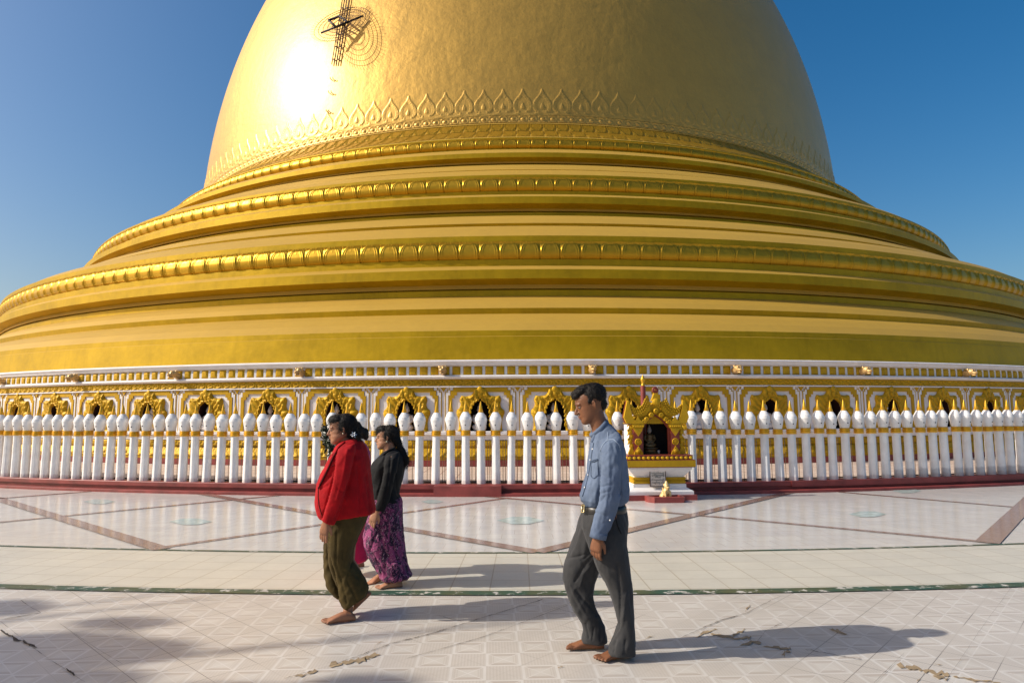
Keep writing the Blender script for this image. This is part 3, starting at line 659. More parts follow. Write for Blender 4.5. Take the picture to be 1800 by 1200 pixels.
# one pillar
octf = lambda k: (lambda i, t: 1+k*(np.cos(np.mod(t+PI/8, PI/4)-PI/8)**-1*math.cos(PI/8)-1))
def pillar_meshes(shaftmat):
    sh = lathe([(.092, 0), (.090, .01), (.083, .5), (.080, .90)], 32, fr=lambda i, t: 1+.9*(math.cos(PI/8)/np.cos(np.mod(t, PI/4)-PI/8)-1)+.01)
    cl = lathe([(.080, .885), (.096, .888), (.1, .90), (.1, .912), (.09, .918), (.09, .926), (.102, .934), (.102, .95), (.09, .957), (.09, .962), (.098, .968), (.098, .978), (.09, .985), (.07, .987)], 28)
    bl = lathe([(.080, .985), (.088, .995), (.108, 1.09), (.121, 1.165), (.1225, 1.18), (.119, 1.182), (.118, 1.20), (.108, 1.235), (.105, 1.237), (.09, 1.27), (.087, 1.272), (.068, 1.305), (.064, 1.307), (.05, 1.326)], 32, fr=lambda i, t: 1+(.75 if i < 3 else .35 if i < 4 else 0)*(math.cos(PI/8)/np.cos(np.mod(t, PI/4)-PI/8)-1))
    hole = tube([(0, -.095, 1.085), (0, -.1125, 1.083)], [.011, .011], 10)
    spv = lathe([(.05, 1.322), (.05, 1.332), (.046, 1.336), (.047, 1.35), (.041, 1.354), (.043, 1.368), (.036, 1.372), (.037, 1.388), (.031, 1.393), (.027, 1.43), (.016, 1.485), (.008, 1.52), (.002, 1.54)], 18)
    return sh, cl, bl, hole, spv
sh, cl, bl, hole, spv = pillar_meshes(None)
GP = 'white pillars with gold spires standing in a ring'
lab_s = 'sunlit white pillar with bulbous head, gold collar and gold spire, one of the close-set ring'
lab_d = 'shaded white pillar with gold collar and spire and a grey stained foot at the right'
def make_pillar(mat, label):
    t = thing('pillar', label, 'pillar', (0, 0, 0), 0, GP)
    a = mk('shaft', *sh, mat, t, sharp=18); b = mk('collar', *cl, M['orn2'], t, sharp=40)
    c = mk('bulb', *bl, M['white'], t, sharp=40); h = mk('drain_hole', *hole, M['black'], c); d = mk('spire', *spv, M['orn2'], t, sharp=40)
    return t, [a, b, c, d], h
p1 = make_pillar(M['white'], lab_s); p2 = make_pillar(M['white_stain'], lab_d)
used = {id(p1): False, id(p2): False}
DP = .00845
aR = .17039; tips0 = aR-8*DP
allaz = []
a_ref = -.3531
k = 0
azs = np.arange(a_ref-14*DP, .17039+32*DP, DP)
for i, a in enumerate(azs):
    a = float(a)+random.gauss(0, .0003)
    src = p2 if a > .205 else p1
    px = proj([[CX+RF*math.sin(a), CY-RF*math.cos(a), .9]])[0, 0]
    if not used[id(src)]: t = src[0]; used[id(src)] = True
    else:
        t = src[0].copy(); COL.objects.link(t)
        for q in src[1]:
            d = q.copy(); COL.objects.link(d); d.parent = t
            if q.name.startswith('bulb'): e = src[2].copy(); COL.objects.link(e); e.parent = d
    t.location = (CX+RF*math.sin(a), CY-RF*math.cos(a), .205); t.rotation_euler = (random.gauss(0, .004), random.gauss(0, .006), a+random.gauss(0, .06)); sz = 1+random.gauss(0, .006); q_ = .965+random.gauss(0, .02); t.scale = (q_, q_, sz)
# thin bars behind the pillars
gr = thing('iron_grille', 'thin tan iron bars strung between the white pillars', 'grille', ctr)
bars = []
for a in np.arange(azs[0]-DP, azs[-1]+DP, DP):
    for f_ in (.42, .60):
        aa = a+DP*f_+random.gauss(0, .0002); r = 33.93; bars.append(tube([(r*math.sin(aa), -r*math.cos(aa), .2), (r*math.sin(aa), -r*math.cos(aa), 1.02)], .0055, 6))
mk('bars', *join(bars), M['wire'], gr)
rails = []
for z in (.235,): rails.append(tube([(33.93*math.sin(a), -33.93*math.cos(a), z) for a in np.linspace(azs[0], azs[-1], 120)], .012, 6))
mk('rail', *join(rails), M['iron'], gr)
#PART2
# ------------------------------------------------------------------ ladder and wire wheel on the dome
def domehit(px, py):
    d = ray(px, py); lo, hi = 10., 46.
    def F_(t):
        p = np.array([0, 0, HC])+d*t; return math.hypot(p[0]-CX, p[1]-CY)-rd(p[2])
    ts = np.linspace(15, 46, 400); prev = None
    for t in ts:
        v = F_(t)
        if v < 0: lo, hi = prev, t; break
        prev = t
    for _ in range(40):
        m = (lo+hi)/2
        if F_(m) < 0: hi = m
        else: lo = m
    return np.array([0, 0, HC])+d*lo
def domeN(p):
    x, y, z = p[0]-CX, p[1]-CY, p[2]-ZC; n = np.array([x/ZA**2, y/ZA**2, z/ZB**2]); return n/np.linalg.norm(n)
lb = domehit(590, 115); ld = thing('ladder', 'dark iron twin ladder hanging down the face of the gold dome', 'ladder', lb)
rails = []
ys = np.linspace(115, -60, 9)
for xb_, xt_ in ((584.6, 603.5), (588.6, 607.5), (592.4, 611.5), (596.6, 616.5)):
    P = []
    for y in ys:
        p = domehit(xb_+(xt_-xb_)*(115-y)/115, y); P.append(p+domeN(p)*.06)
    rails.append(np.array(P)); mk('rail', *tube(P, .024, 6), M['rust'], ld, base=lb)
rg = []
for i0, i1 in ((0, 1), (2, 3)):
    for k in range(40):
        t = k/39*(len(ys)-1); i = min(int(t), len(ys)-2); f = t-i
        a = rails[i0][i]*(1-f)+rails[i0][i+1]*f; b = rails[i1][i]*(1-f)+rails[i1][i+1]*f; rg.append((a, b, k % 6 == 2))
for a, b, big in rg[2::5]: mk('rung', *tube([a, b],   .030, 6), M['iron'], ld, base=lb)
for y in (141, 165, 198):
    for x in (583.5, 588):
        p = domehit(x-(y-141)*.12, y); n = domeN(p); mk('bracket', *tube([p, p+n*.12, p+n*.12+np.array([.0, 0, .07])], .02, 6), M['iron'], ld, base=lb)
qx, qy = 605., 40.
for _ in range(12):
    p = domehit(qx, qy); n = domeN(p); e_ = proj([p+n*.42])[0]; qx += 601-e_[0]; qy += 42-e_[1]
t1 = np.cross([0, 0, 1], n); t1 /= np.linalg.norm(t1); t2 = np.cross(n, t1); wc = p+n*.42
vw = np.array([0, 0, HC])-wc; vw /= np.linalg.norm(vw); t1 = np.cross([0, 0, 1], vw); t1 /= np.linalg.norm(t1); uv = np.cross(vw, t1)
n = n*.86+uv*.5; n /= np.linalg.norm(n); t1 = np.cross([0, 0, 1], n); t1 /= np.linalg.norm(t1); t2 = np.cross(n, t1)
wh = thing('wire_wheel', 'round wire wheel of concentric hoops with a black square frame on the dome', 'wire wheel', p)
for r in (.45, .68, .90, 1.12, 1.32): mk('hoop', *tube([wc+(t1*math.cos(a)+t2*math.sin(a))*r for a in np.linspace(0, 2*PI, 61)], .013, 5), M['rust'], wh, base=p)
sp_ = []
for a in np.linspace(0, 2*PI, 60, endpoint=False):
    q = t1*math.cos(a)+t2*math.sin(a); sp_.append(tube([wc+q*.38, wc+q*1.36, wc+q*1.48+n*.05], .007, 4))
mk('spokes', *join(sp_), M['rust'], wh, base=p)
d1 = t1*.90+t2*.44; d2 = -t1*.44+t2*.90
mk('crossbar', *tube([wc-d1*1.02-d2*.08, wc+d1*1.02-d2*.08], .045, 6), M['iron'], wh, base=p)
sq = [d1*-.30-d2*.15, d1*.26-d2*.15, d1*.02+d2*.72, d1*-.50+d2*.72]
mk('square_frame', *tube([wc+sq[i % 4]+n*.03 for i in (0, 1, 2, 3, 0)], .06, 6), M['iron'], wh, base=p)
mk('stay', *tube([p+n*.05, wc+n*.02], .04, 6), M['iron'], wh, base=p)

# ------------------------------------------------------------------ small shrine in front of the pillars
SB = ground(1164, 880); SA = math.atan2(SB[0]-CX, CY-SB[1])
shr = thing('shrine', 'small gold and red shrine with arched opening and flame-tipped roof on a white stepped pedestal', 'shrine', SB, SA)
def rect(hx, y0, y1, z): return np.array([(-hx, y0, z), (hx, y0, z), (hx, y1, z), (-hx, y1, z)], float)
mk('base_slab', *box(-.62, .62, 0, .76, 0, .095), M['maroon'], shr, smooth=False)
mk('pedestal', *loft([rect(.575, .035, .74, .0955), rect(.575, .035, .74, .150), rect(.56, .045, .73, .165), rect(.50, .10, .70, .20), rect(.47, .12, .69, .215), rect(.47, .12, .69, .27), rect(.445, .14, .68, .276), rect(.44, .145, .68, .395), rect(.445, .14, .68, .41), rect(.50, .09, .70, .47), rect(.555, .045, .73, .53), rect(.56, .04, .73, .5655)]), M['wall'], shr, smooth=False)
mk('gold_band', *loft([rect(.452, .13, .69, .279), rect(.462, .12, .70, .30), rect(.462, .12, .70, .322), rect(.450, .134, .69, .332), rect(.450, .134, .69, .345), rect(.466, .116, .70, .355), rect(.466, .116, .70, .385), rect(.452, .13, .69, .392)]), M['orn'], shr, smooth=False)
mk('red_edging', *join([box(-.602, .602, .008, .75, .566, .578), box(-.605, .605, .005, .75, .688, .699), box(-.58, .58, .03, .73, .766, .776)]), M['redwood'], shr, smooth=False)
mk('gold_slab', *box(-.612, .612, 0, .756, .578, .688), M['orn'], shr, smooth=False)
mk('fringe_backing', *box(-.575, .575, .035, .72, .699, .766), M['redwood'], shr, smooth=False)
sc_ = []
for i in range(14):
    x = -.54+i*1.08/13; sc_.append(ball((x, .03, .728), (.036, .016, .03), 10, 6)); sc_.append(ball((x, .026, .722), (.016, .016, .014), 8, 5))
for i in range(8):
    y = .09+i*.085; sc_.append(ball((-.578, y, .728), (.016, .036, .03), 10, 6)); sc_.append(ball((.578, y, .728), (.016, .036, .03), 10, 6))
mk('scalloped_fringe', *join(sc_), M['orn'], shr)
G = lambda X_, Y_: ((X_-329)/488, 1.52-(Y_-380)/488)
# body
for sg in (-1, 1):
    mk('side_wall', *box(min(sg*.40, sg*.47), max(sg*.40, sg*.47), .35, .73, .777, 1.36), M['wall'], shr, smooth=False)
inner_shade = simple('shade_dark_interior', (.006, .004, .004), .9)  # near-black colour stands in for the shade inside the opening
mk('back_wall', *box(-.40, .40, .66, .73, .777, 1.40), inner_shade, shr, smooth=False)
mk('inner_lining', *join([box(-.40, -.37, .37, .66, .777, 1.40), box(.37, .40, .37, .66, .777, 1.40), box(-.40, .40, .37, .66, 1.48, 1.52), box(-.37, .37, .37, .66, .7775, .782)]), inner_shade, shr, smooth=False)
for sg in (-1, 1):
    pl = [(.275, .777), (.225, .777), (.225, 1.24), (.12, 1.375), (0, 1.46), (0, 1.66), (.30, 1.40)]
    pl = [(x*sg, z) for x, z in pl]; mk('arch_jamb', *prism(pl[::sg], .30, .36), M['redwood'], shr, smooth=False)
for sg in (-1, 1):
    x = sg*.335
    pil_ = mk('column', *box(x-.075, x+.075, .235, .36, .777, 1.31), M['redwood'], shr, smooth=False)
    tri = lambda cx, zb_, hw, h, y: prism([(cx-hw, zb_), (cx+hw, zb_), (cx+hw*.8, zb_+h*.35), (cx+hw*.35, zb_+h*.7), (cx, zb_+h), (cx-hw*.35, zb_+h*.7), (cx-hw*.8, zb_+h*.35)], y, y+.04)
    tri_d = lambda cx, zt2, hw, h, y: prism([(cx-hw, zt2), (cx-hw*.8, zt2-h*.35), (cx-hw*.35, zt2-h*.7), (cx, zt2-h), (cx+hw*.35, zt2-h*.7), (cx+hw*.8, zt2-h*.35), (cx+hw, zt2)], y, y+.04)
    mk('capital', *join([box(x-.105, x+.105, .205, .37, 1.255, 1.285), box(x-.09, x+.09, .215, .37, 1.235, 1.255), box(x-.11, x+.11, .20, .37, 1.285, 1.312)]+[ball((x-.085+i*.034, .20, 1.27), .016, 8, 6) for i in range(6)]), M['orn'], pil_, smooth=False)
    mk('leaf_ornament', *join([tri(x, .780, .082, .145, .205), tri_d(x, 1.235, .08, .135, .205), ball((x, .205, .835), (.045, .02, .04), 10, 6)]), M['orn'], pil_, smooth=False)
    rs = [tube([(x+math.cos(a)*r, .228, 1.0+math.sin(a)*r) for a in np.linspace(0, 2*PI, 21)], .011, 6) for r in (.052, .027)]+[ball((x, .226, 1.0), (.015, .012, .015), 8, 6)]
    mk('boss', *join(rs), M['orn'], pil_)
    # openwork wing beside the column
    wv = []
    xo = sg*.455
    for i, z in enumerate((1.27, 1.19, 1.11, 1.03, .95)):
        wv.append(ball((xo+sg*.012*((i % 2)*2-1), .285, z-.02), (.045, .03, .05), 10, 6)); wv.append(tube([(xo+sg*(.03+.03*math.cos(a)), .27, z+.03*math.sin(a)) for a in np.linspace(0, 5, 12)], .012, 6))
    wv.append(prism([(xo-.055, .78), (xo+.055, .78), (xo+.05, .81), (xo-sg*.005, .945), (xo-.05, .81)], .25, .31)); wv.append(box(min(xo-.02, xo+.02), max(xo-.02, xo+.02), .29, .32, .78, 1.3))
    mk('wing_ornament', *join(wv), M['orn'], shr, sharp=40)
# roof
mk('roof', *prism([(-.50, 1.315), (.50, 1.315), (.36, 1.42), (.16, 1.56), (0, 1.70), (-.16, 1.56), (-.36, 1.42)], .362, .73), M['orn'], shr, smooth=False)
mir = lambda pts, sg: [(x*sg, z) for x, z in pts][::sg]
for sg in (-1, 1):
    hornp = [(.38, 1.315), (.54, 1.325), (.585, 1.435), (.515, 1.735), (.485, 1.735), (.47, 1.60), (.435, 1.46), (.385, 1.36)]
    hn = mk('horn', *prism(mir(hornp, sg), .20, .29), M['orn'], shr, smooth=False)
    mk('horn_backing', *prism(mir([(x+.012, z-.008) for x, z in hornp], sg), .291, .325), M['redwood'], hn, smooth=False)
    sw = [(.46, 1.645), (.39, 1.575), (.31, 1.585), (.235, 1.64), (.185, 1.745), (.09, 1.70), (.10, 1.55), (.19, 1.465), (.30, 1.44), (.40, 1.475), (.445, 1.55)]
    parts = [prism(mir(sw, sg), .235, .30)]
    for row, (off, rr_) in enumerate(((0, .022), (-.045, .02), (-.085, .018))):
        q = resample([(.455, 1.64), (.39, 1.585), (.31, 1.59), (.235, 1.645), (.185, 1.75)], 10)
        for x, z in q: parts.append(ball((sg*(x-.1*off*0-.02*row), .225, z+off), (rr_, .018, rr_), 8, 6))
    for k in range(4):      # feathered folds
        q = resample([(.43-.02*k, 1.54-.012*k), (.30, 1.455+.022*k), (.19, 1.485+.022*k), (.115, 1.58+.02*k)], 12); parts.append(tube([(sg*x, .228, z) for x, z in q], .011, 6))
    mk('swag', *join(parts), M['orn'], shr, sharp=40)
    mk('capital_leaf', *prism(mir([(.25, 1.318), (.43, 1.318), (.40, 1.36), (.36, 1.40), (.335, 1.455), (.31, 1.40), (.27, 1.36)], sg), .195, .24), M['orn'], shr, smooth=False)
for sg in (-1, 1):
    mk('gable_plate', *prism(mir([(.225, 1.335), (.31, 1.335), (.31, 1.43), (0, 1.70), (0, 1.49), (.115, 1.405)], sg), .275, .299), M['orn'], shr, smooth=False)
parts = []
for x, z, r in ((-.235, 1.355, .05), (-.175, 1.40, .05), (-.09, 1.475, .055), (0, 1.545, .055), (.09, 1.475, .055), (.175, 1.40, .05), (.235, 1.355, .05), (-.20, 1.345, .03), (.20, 1.345, .03)):
    parts.append(ball((x, .24, z), (r, .04, r*.95), 12, 7)); parts.append(tube([(x+r*.55*math.cos(a), .205, z+r*.55*math.sin(a)) for a in np.linspace(0, 5.4, 12)], .010, 6))
mk('scrollwork', *join(parts), M['orn'], shr)
fin = mk('finial', *join([prism([(-.085, 1.72), (.085, 1.72), (.05, 1.80), (.03, 1.86), (-.03, 1.86), (-.05, 1.80)], .21, .30), ball((0, .205, 1.705), (.075, .04, .065), 12, 8), prism([(-.05, 1.66), (.05, 1.66), (0, 1.76)], .18, .22)]), M['orn'], shr, smooth=False)
mk('coil', *join([tube([(.045*math.cos(a), .25, 1.915+.045*math.sin(a)) for a in np.linspace(0, 2*PI, 21)], .018, 8), tube([(.02*math.cos(a), .235, 1.915+.02*math.sin(a)) for a in np.linspace(0, 6, 14)], .010, 6)]), M['redwood'], fin)
def inshrine(x, y, z): c, s = math.cos(SA), math.sin(SA); return np.array([SB[0]+x*c-y*s, SB[1]+x*s+y*c, z])
white_stone = simple('white_marble_statue', (.26, .25, .24), .35, var=.1); goldrobe = simple('dull_gold_leaf', (.11, .075, .03), .4, .4, var=.3)  # statue colours darkened to carry the shade of the shrine interior
bs = thing('seated_statue', 'white seated meditating statue in a gold robe inside the shrine opening', 'statue', inshrine(-.06, .50, .777), SA)
rb2, hd2 = statue_parts(.62)
up = lambda ps, dz: [(np.asarray(v)+[0, 0, dz], f) for v, f in ps]
mk('throne', *lathe([(.15, 0), (.16, .02), (.13, .04), (.13, .07), (.155, .095), (.15, .11)], 20), goldrobe, bs, sharp=40)
fuse('robe', up(rb2, .11), .008, 1, goldrobe, bs); fuse('head', up(hd2, .11), .006, 1, white_stone, bs)
mk('halo_stave', *tube([(-.05, .08, .05), (-.05, .08, .56)], .006, 6), white_stone, bs)
cu = inshrine(.075, .40, .777); tag(mk('cup', *lathe([(.018, 0), (.022, .05), (.026, .06), (.023, .06), (.018, .006)], 16), M['white']), 'tiny white cup on the floor of the shrine opening beside the statue', 'cup').location = cu
# board with writing
sg_ = thing('signboard', 'white board with black writing and a dark frame on the shrine pedestal', 'sign', inshrine(-.045, .06, .235), SA)
sg_.rotation_euler = (math.radians(-3), 0, SA)
boardm = simple('cream_board', (.62, .57, .50), .6, var=.12, scale=20); framem = simple('dark_brown_frame', (.06, .025, .02), .5)
mk('board', *box(-.132, .132, 0, .012, .006, .274), boardm, sg_, smooth=False)
mk('frame', *join([box(-.142, -.131, -.004, .016, 0, .28), box(.131, .142, -.004, .016, 0, .28), box(-.131, .131, -.0035, .016, 0, .011), box(-.131, .131, -.0035, .016, .269, .28)]), framem, sg_, smooth=False)
ink = simple('black_ink', (.012, .012, .012), .7, bump=0)
def text(name, body, x, z, size, parent, mat, y=-.0015):
    cu_ = bpy.data.curves.new('txt', 'FONT'); cu_.body = body; cu_.size = size; cu_.align_x = 'CENTER'; cu_.extrude = .0006; cu_.offset = .0006
    o = bpy.data.objects.new('txt', cu_); COL.objects.link(o); bpy.context.view_layer.update()
    me = bpy.data.meshes.new_from_object(o.evaluated_get(bpy.context.evaluated_depsgraph_get())); bpy.data.objects.remove(o)
    if len(me.vertices) == 0: return None
    me.materials.clear(); me.materials.append(mat); o = bpy.data.objects.new(name, me); COL.objects.link(o); o.parent = parent
    bbx = np.zeros(len(me.vertices)*3); me.vertices.foreach_get('co', bbx); bbx = bbx.reshape(-1, 3); wdt = bbx[:, 0].max()-bbx[:, 0].min()
    o.location = (x, y, z); o.rotation_euler = (PI/2, 0, 0); return o, wdt
for body, z, wd in (('\u1019\u1031', .250, .035), ('\u101e\u1010\u102d\u1015\u1031\u1038\u1021\u1015\u103a\u1015\u102b\u101e\u100a\u103a', .220, .225), ('\u101c\u1030\u1000\u103c\u102e\u1038\u1019\u103b\u102c\u1038\u1021\u1014\u1031\u1016\u103c\u1004\u1037\u103a', .186, .225), ('\u1010\u1031\u102c\u103a\u1019\u1030\u1015\u102b', .154, .105), ('\u1006\u102e\u1019\u102e\u1038\u1016\u101a\u1031\u102c\u1004\u103a\u1038\u1010\u102d\u102f\u1004\u103a', .108, .235), ('\u1019\u1011\u103d\u1014\u103a\u1038\u101b \u1015\u1014\u103a\u1038', .060, .225)):
    r = text('writing', body, 0, z, .03, sg_, ink)
    if r: k = wd/max(r[1], 1e-4); r[0].scale = (k, min(1.15, max(.75, k)), 1)
# tray and lion
TB = inshrine(.0, -.30, 0); tr = thing('offering_tray', 'low red masonry tray on the floor in front of the shrine', 'tray', TB, SA)
outl = [(-.31, .14), (-.215, .0), (.285, .0), (.325, .05), (.325, .285), (-.31, .285)]
inn = [(-.25, .15), (-.185, .055), (.255, .055), (.27, .075), (.27, .285), (-.25, .285)]
rg_ = [np.array([(x, y, 0) for x, y in outl]), np.array([(x, y, .098) for x, y in outl]), np.array([(x, y, .104) for x, y in inn]), np.array([(x, y, .05) for x, y in inn])]
mk('tray_wall', *loft(rg_, True), M['maroon'], tr, smooth=False)
lion_gold = simple('pale_gilt_plaster', (.66, .47, .20), .45, .25, var=.3, scale=35)
LB = inshrine(.03, -.17, .051); ln = thing('lion_figure', 'small gilded sitting lion figurine with a pointed crown in the red tray', 'figurine', LB, SA+.25)
fuse('body', [ball((0, .05, .08), (.07, .075, .08)), ball((0, .0, .13), (.058, .055, .075)), ball((.06, .05, .04), (.035, .06, .05)), ball((-.06, .05, .04), (.035, .06, .05)), tube([(.042, -.03, .14), (.045, -.05, .07), (.045, -.055, .012)], [.026, .02, .018], 8), tube([(-.042, -.03, .14), (-.045, -.05, .07), (-.045, -.055, .012)], [.026, .02, .018], 8), ball((.045, -.07, .012), (.022, .03, .013)), ball((-.045, -.07, .012), (.022, .03, .013)),
  tube([(0, .1, .06), (0, .13, .12), (0, .10, .18)], [.015, .014, .02], 8), ball((.06, .0, .014), (.024, .05, .014)), ball((-.06, 0, .014), (.024, .05, .014))], .006, 2, lion_gold, ln)
hd_ = fuse('head', [ball((0, -.02, .215), (.046, .045, .043)), ball((0, -.062, .20), (.03, .025, .017)), ball((0, -.055, .178), (.026, .022, .011)), lathe([(.045, .235), (.04, .255), (.025, .28), (.008, .31)], 12, (0, -.005)), ball((.045, 0, .235), (.012, .014, .02)), ball((-.045, 0, .235), (.012, .014, .02)), tube([(0, 0, .15), (0, -.01, .20)], [.045, .04], 10)], .005, 1, lion_gold, ln)
mk('mouth', *ball((0, -.068, .189), (.022, .016, .006)), M['black'], hd_)
for sx in (1, -1): mk('eye', *ball((sx*.02, -.058, .222), .007, 8, 6), M['black'], hd_)
# red pole
PB = np.array([2.43, 12.40, .06]); po = thing('red_pole', 'slim red pole topped by a gold bud rising behind the shrine', 'pole', PB)
mk('shaft', *lathe([(.052, 0), (.05, .02), (.047, 1.9), (.047, 1.945)], 20), M['maroon'], po, sharp=40)
mk('bud', *lathe([(.03, 1.945), (.036, 1.955), (.032, 1.97), (.024, 1.99), (.028, 2.01), (.042, 2.05), (.043, 2.075), (.03, 2.105), (.012, 2.135), (.003, 2.16)], 20), M['orn2'], po, sharp=50)

# ------------------------------------------------------------------ tree left of the frame (its shade lies on the tiles)
ts_ = np.array(to_sun); leafm = simple('green_leaves', (.05, .085, .018), .5, var=.5, scale=3, bump=0); bark = simple('brown_bark', (.13, .09, .06), .9, bscale=15, bump=.6, bdist=.02)
blobs = [(30, 1160, 105, 42, 5), (120, 1128, 120, 13, 3.2), (215, 1094, 62, 7, 1.3), (15, 1068, 50, 11, 1.6), (225, 1150, 80, 12, 1.5), (640, 1201, 70, 9, 1.4), (60, 1195, 170, 22, 4), (280, 1135, 40, 7, .5), (400, 1216, 150, 8, 1.2)]
cum = np.cumsum([b[4] for b in blobs]); LV = []; LF = []
for i in range(5200):
    b_ = blobs[int(np.searchsorted(cum, RNG.random()*cum[-1]))]; a = RNG.random()*2*PI; q = RNG.random()**.6
    g = ground(b_[0]+b_[2]*q*math.cos(a), b_[1]+b_[3]*q*math.sin(a)); hgt = RNG.uniform(7.0, 10.5); c = g+ts_*(hgt/ts_[2])
    d1_ = RNG.normal(size=3); d1_ /= np.linalg.norm(d1_); d2_ = np.cross(d1_, RNG.normal(size=3)); d2_ /= np.linalg.norm(d2_); L_ = RNG.uniform(.07, .14); k_ = len(LV)
    LV += [c-d1_*L_, c+d2_*L_*.5, c+d1_*L_, c-d2_*L_*.5]; LF.append((k_, k_+1, k_+2, k_+3))
cc = np.array(LV).mean(0); tb = np.array([cc[0]-1.2, cc[1]-1.0, 0])
tree = thing('tree', 'leafy tree standing left of the view that shades the lower left tiles', 'tree', tb)
mk('crown', LV, LF, leafm, tree, base=tb, smooth=False)
limbs = [tube([tb, tb+[.1, .05, 2.5], tb+[.3, .2, 5], tb+[.7, .6, 7.5]], [.28, .22, .16, .08], 12)]
for k in range(7):
    e = cc+RNG.normal(size=3)*[1.6, 1.2, .9]; s0 = tb+np.array([.25, .15, 4.2+.4*k]); limbs.append(tube([s0, (s0+e)/2+[0, 0, .5], e], [.1, .06, .02], 8))
mk('trunk', *join(limbs), bark, tree, base=tb)
#PART3
# ------------------------------------------------------------------ people
def cloth(name, col, var=.12, rough=.85, scale=8, weave=260., extra=None, sheen=.0):
    b = NB(name); n = b.noise(scale, 5); c = b.mix(b.ramp(n, [(.3, 0.), (.7, 1.)]), tuple(x*(1-var) for x in col), tuple(min(1, x*(1+var)) for x in col))
    if extra: c = extra(b, c)
    b.set(Base_Color=c, Roughness=rough, Specular_IOR_Level=.25, Sheen_Weight=sheen); b.bump(b.noise(weave, 2), .25, .002); return b.m
def skin_mat(name, col):
    b = NB(name); n = b.noise(14., 5); n2 = b.noise(90., 3)
    c = b.mix(b.ramp(n, [(.3, 0.), (.7, 1.)]), tuple(x*.82 for x in col), (col[0]*1.1, col[1]*1.05, col[2]*1.0))
    b.set(Base_Color=c, Roughness=.5, Specular_IOR_Level=.4); b.set(Subsurface_Weight=.08, Subsurface_Radius=(.02, .008, .004), Subsurface_Scale=.3); b.bump(n2, .12, .002); return b.m
def hair_mat():
    b = NB('black_hair'); o = b.pos(); mp = b.n('ShaderNodeMapping', i_Vector=o, i_Scale=(90, 90, 14)); n = b.noise(1., 4, .6, mp.outputs[0])
    b.set(Base_Color=b.mix(n, (.004, .0035, .003), (.016, .012, .010)), Roughness=.55, Specular_IOR_Level=.2); b.bump(n, .8, .008); return b.m
HAIR = hair_mat(); EYEW = simple('eye_white', (.15, .11, .09), .3, bump=0); LIP = simple('lip_skin', (.30, .10, .075), .5, bump=0)
def nz3(P, sc, seed=0.):
    sc = np.asarray(sc, float); return np.array([noise.noise(Vector((p[0]*sc[0]+seed, p[1]*sc[1]+seed*.7, p[2]*sc[2]-seed))) for p in P])
def grooves(base, lst):
    """cloth folds drawn along picture lines: (points, width in px, depth)"""
    def f(P):
        h = base(P); q = proj(P)
        for pts, wd, dp in lst:
            c = resample(pts, 40); d = np.min(np.hypot(q[:, None, 0]-c[None, :, 0], q[:, None, 1]-c[None, :, 1]), axis=1); h = h-.62*dp*np.exp(-(d/wd)**2)
        return h
    return f
def folds(a1, s1, a2, s2, seed, a3=0, s3=(60, 60, 60)):
    def f(P):
        Q = np.stack([P[:, 0]+.32*P[:, 2], P[:, 1]-.2*P[:, 2], P[:, 2]], 1); Q2 = np.stack([P[:, 0]-.5*P[:, 2], P[:, 1]+.3*P[:, 2], P[:, 2]+.25*P[:, 0]], 1)
        w = .5+.8*nz3(P, (5, 5, 5), seed+20)
        h = a1*nz3(Q, s1, seed)+a2*np.clip(w, .1, 1.1)*(.45-1.5*np.abs(nz3(Q2, s2, seed+5)))
        if a3: h = h+a3*nz3(P, s3, seed+9)
        return h
    return f
from mathutils.bvhtree import BVHTree
def onsurf(o, pts, off=.004):
    """points of the garment seen along the given sight lines, lifted a little off the cloth"""
    b = np.array(o.matrix_basis.translation) if o.parent is None else np.array(o.parent.matrix_basis.translation)
    t = BVHTree.FromPolygons([v.co+Vector(b) for v in o.data.vertices], [p.vertices for p in o.data.polygons]); out = []
    for x, y in pts:
        d = Vector(ray(x, y)).normalized(); h = t.ray_cast(Vector((0, 0, HC)), d)
        if h[0] is not None: out.append(np.array(h[0]+(h[1] if h[1].dot(d) < 0 else -h[1])*off))
    return out
def seam(name, o, pts, r, mat, n=14, off=.001, flat=1., parent=None):
    P = onsurf(o, [tuple(p) for p in resample(pts, n)], off); b = np.array(o.parent.matrix_basis.translation)
    if len(P) > 2: return mk(name, *tube(P, r, 6, flat=flat), mat, parent or o, b)
def rp(L, R, Y, th, n=28, p=2.3):
    a = at(*L, Y); b = at(*R, Y); return ell((a+b)/2, (b-a)/2, np.array([0, th, 0]), n, p)
def rings(rows, Y=None, p=2.3, n=28):
    return loft([rp(r[0], r[1], r[2] if Y is None else Y, r[-1], n, p) for r in rows])
def basis(f, up):
    f = np.asarray(f, float); f /= np.linalg.norm(f); up = np.asarray(up, float); up = up-f*(f@up); up /= np.linalg.norm(up); return f, np.cross(up, f), up
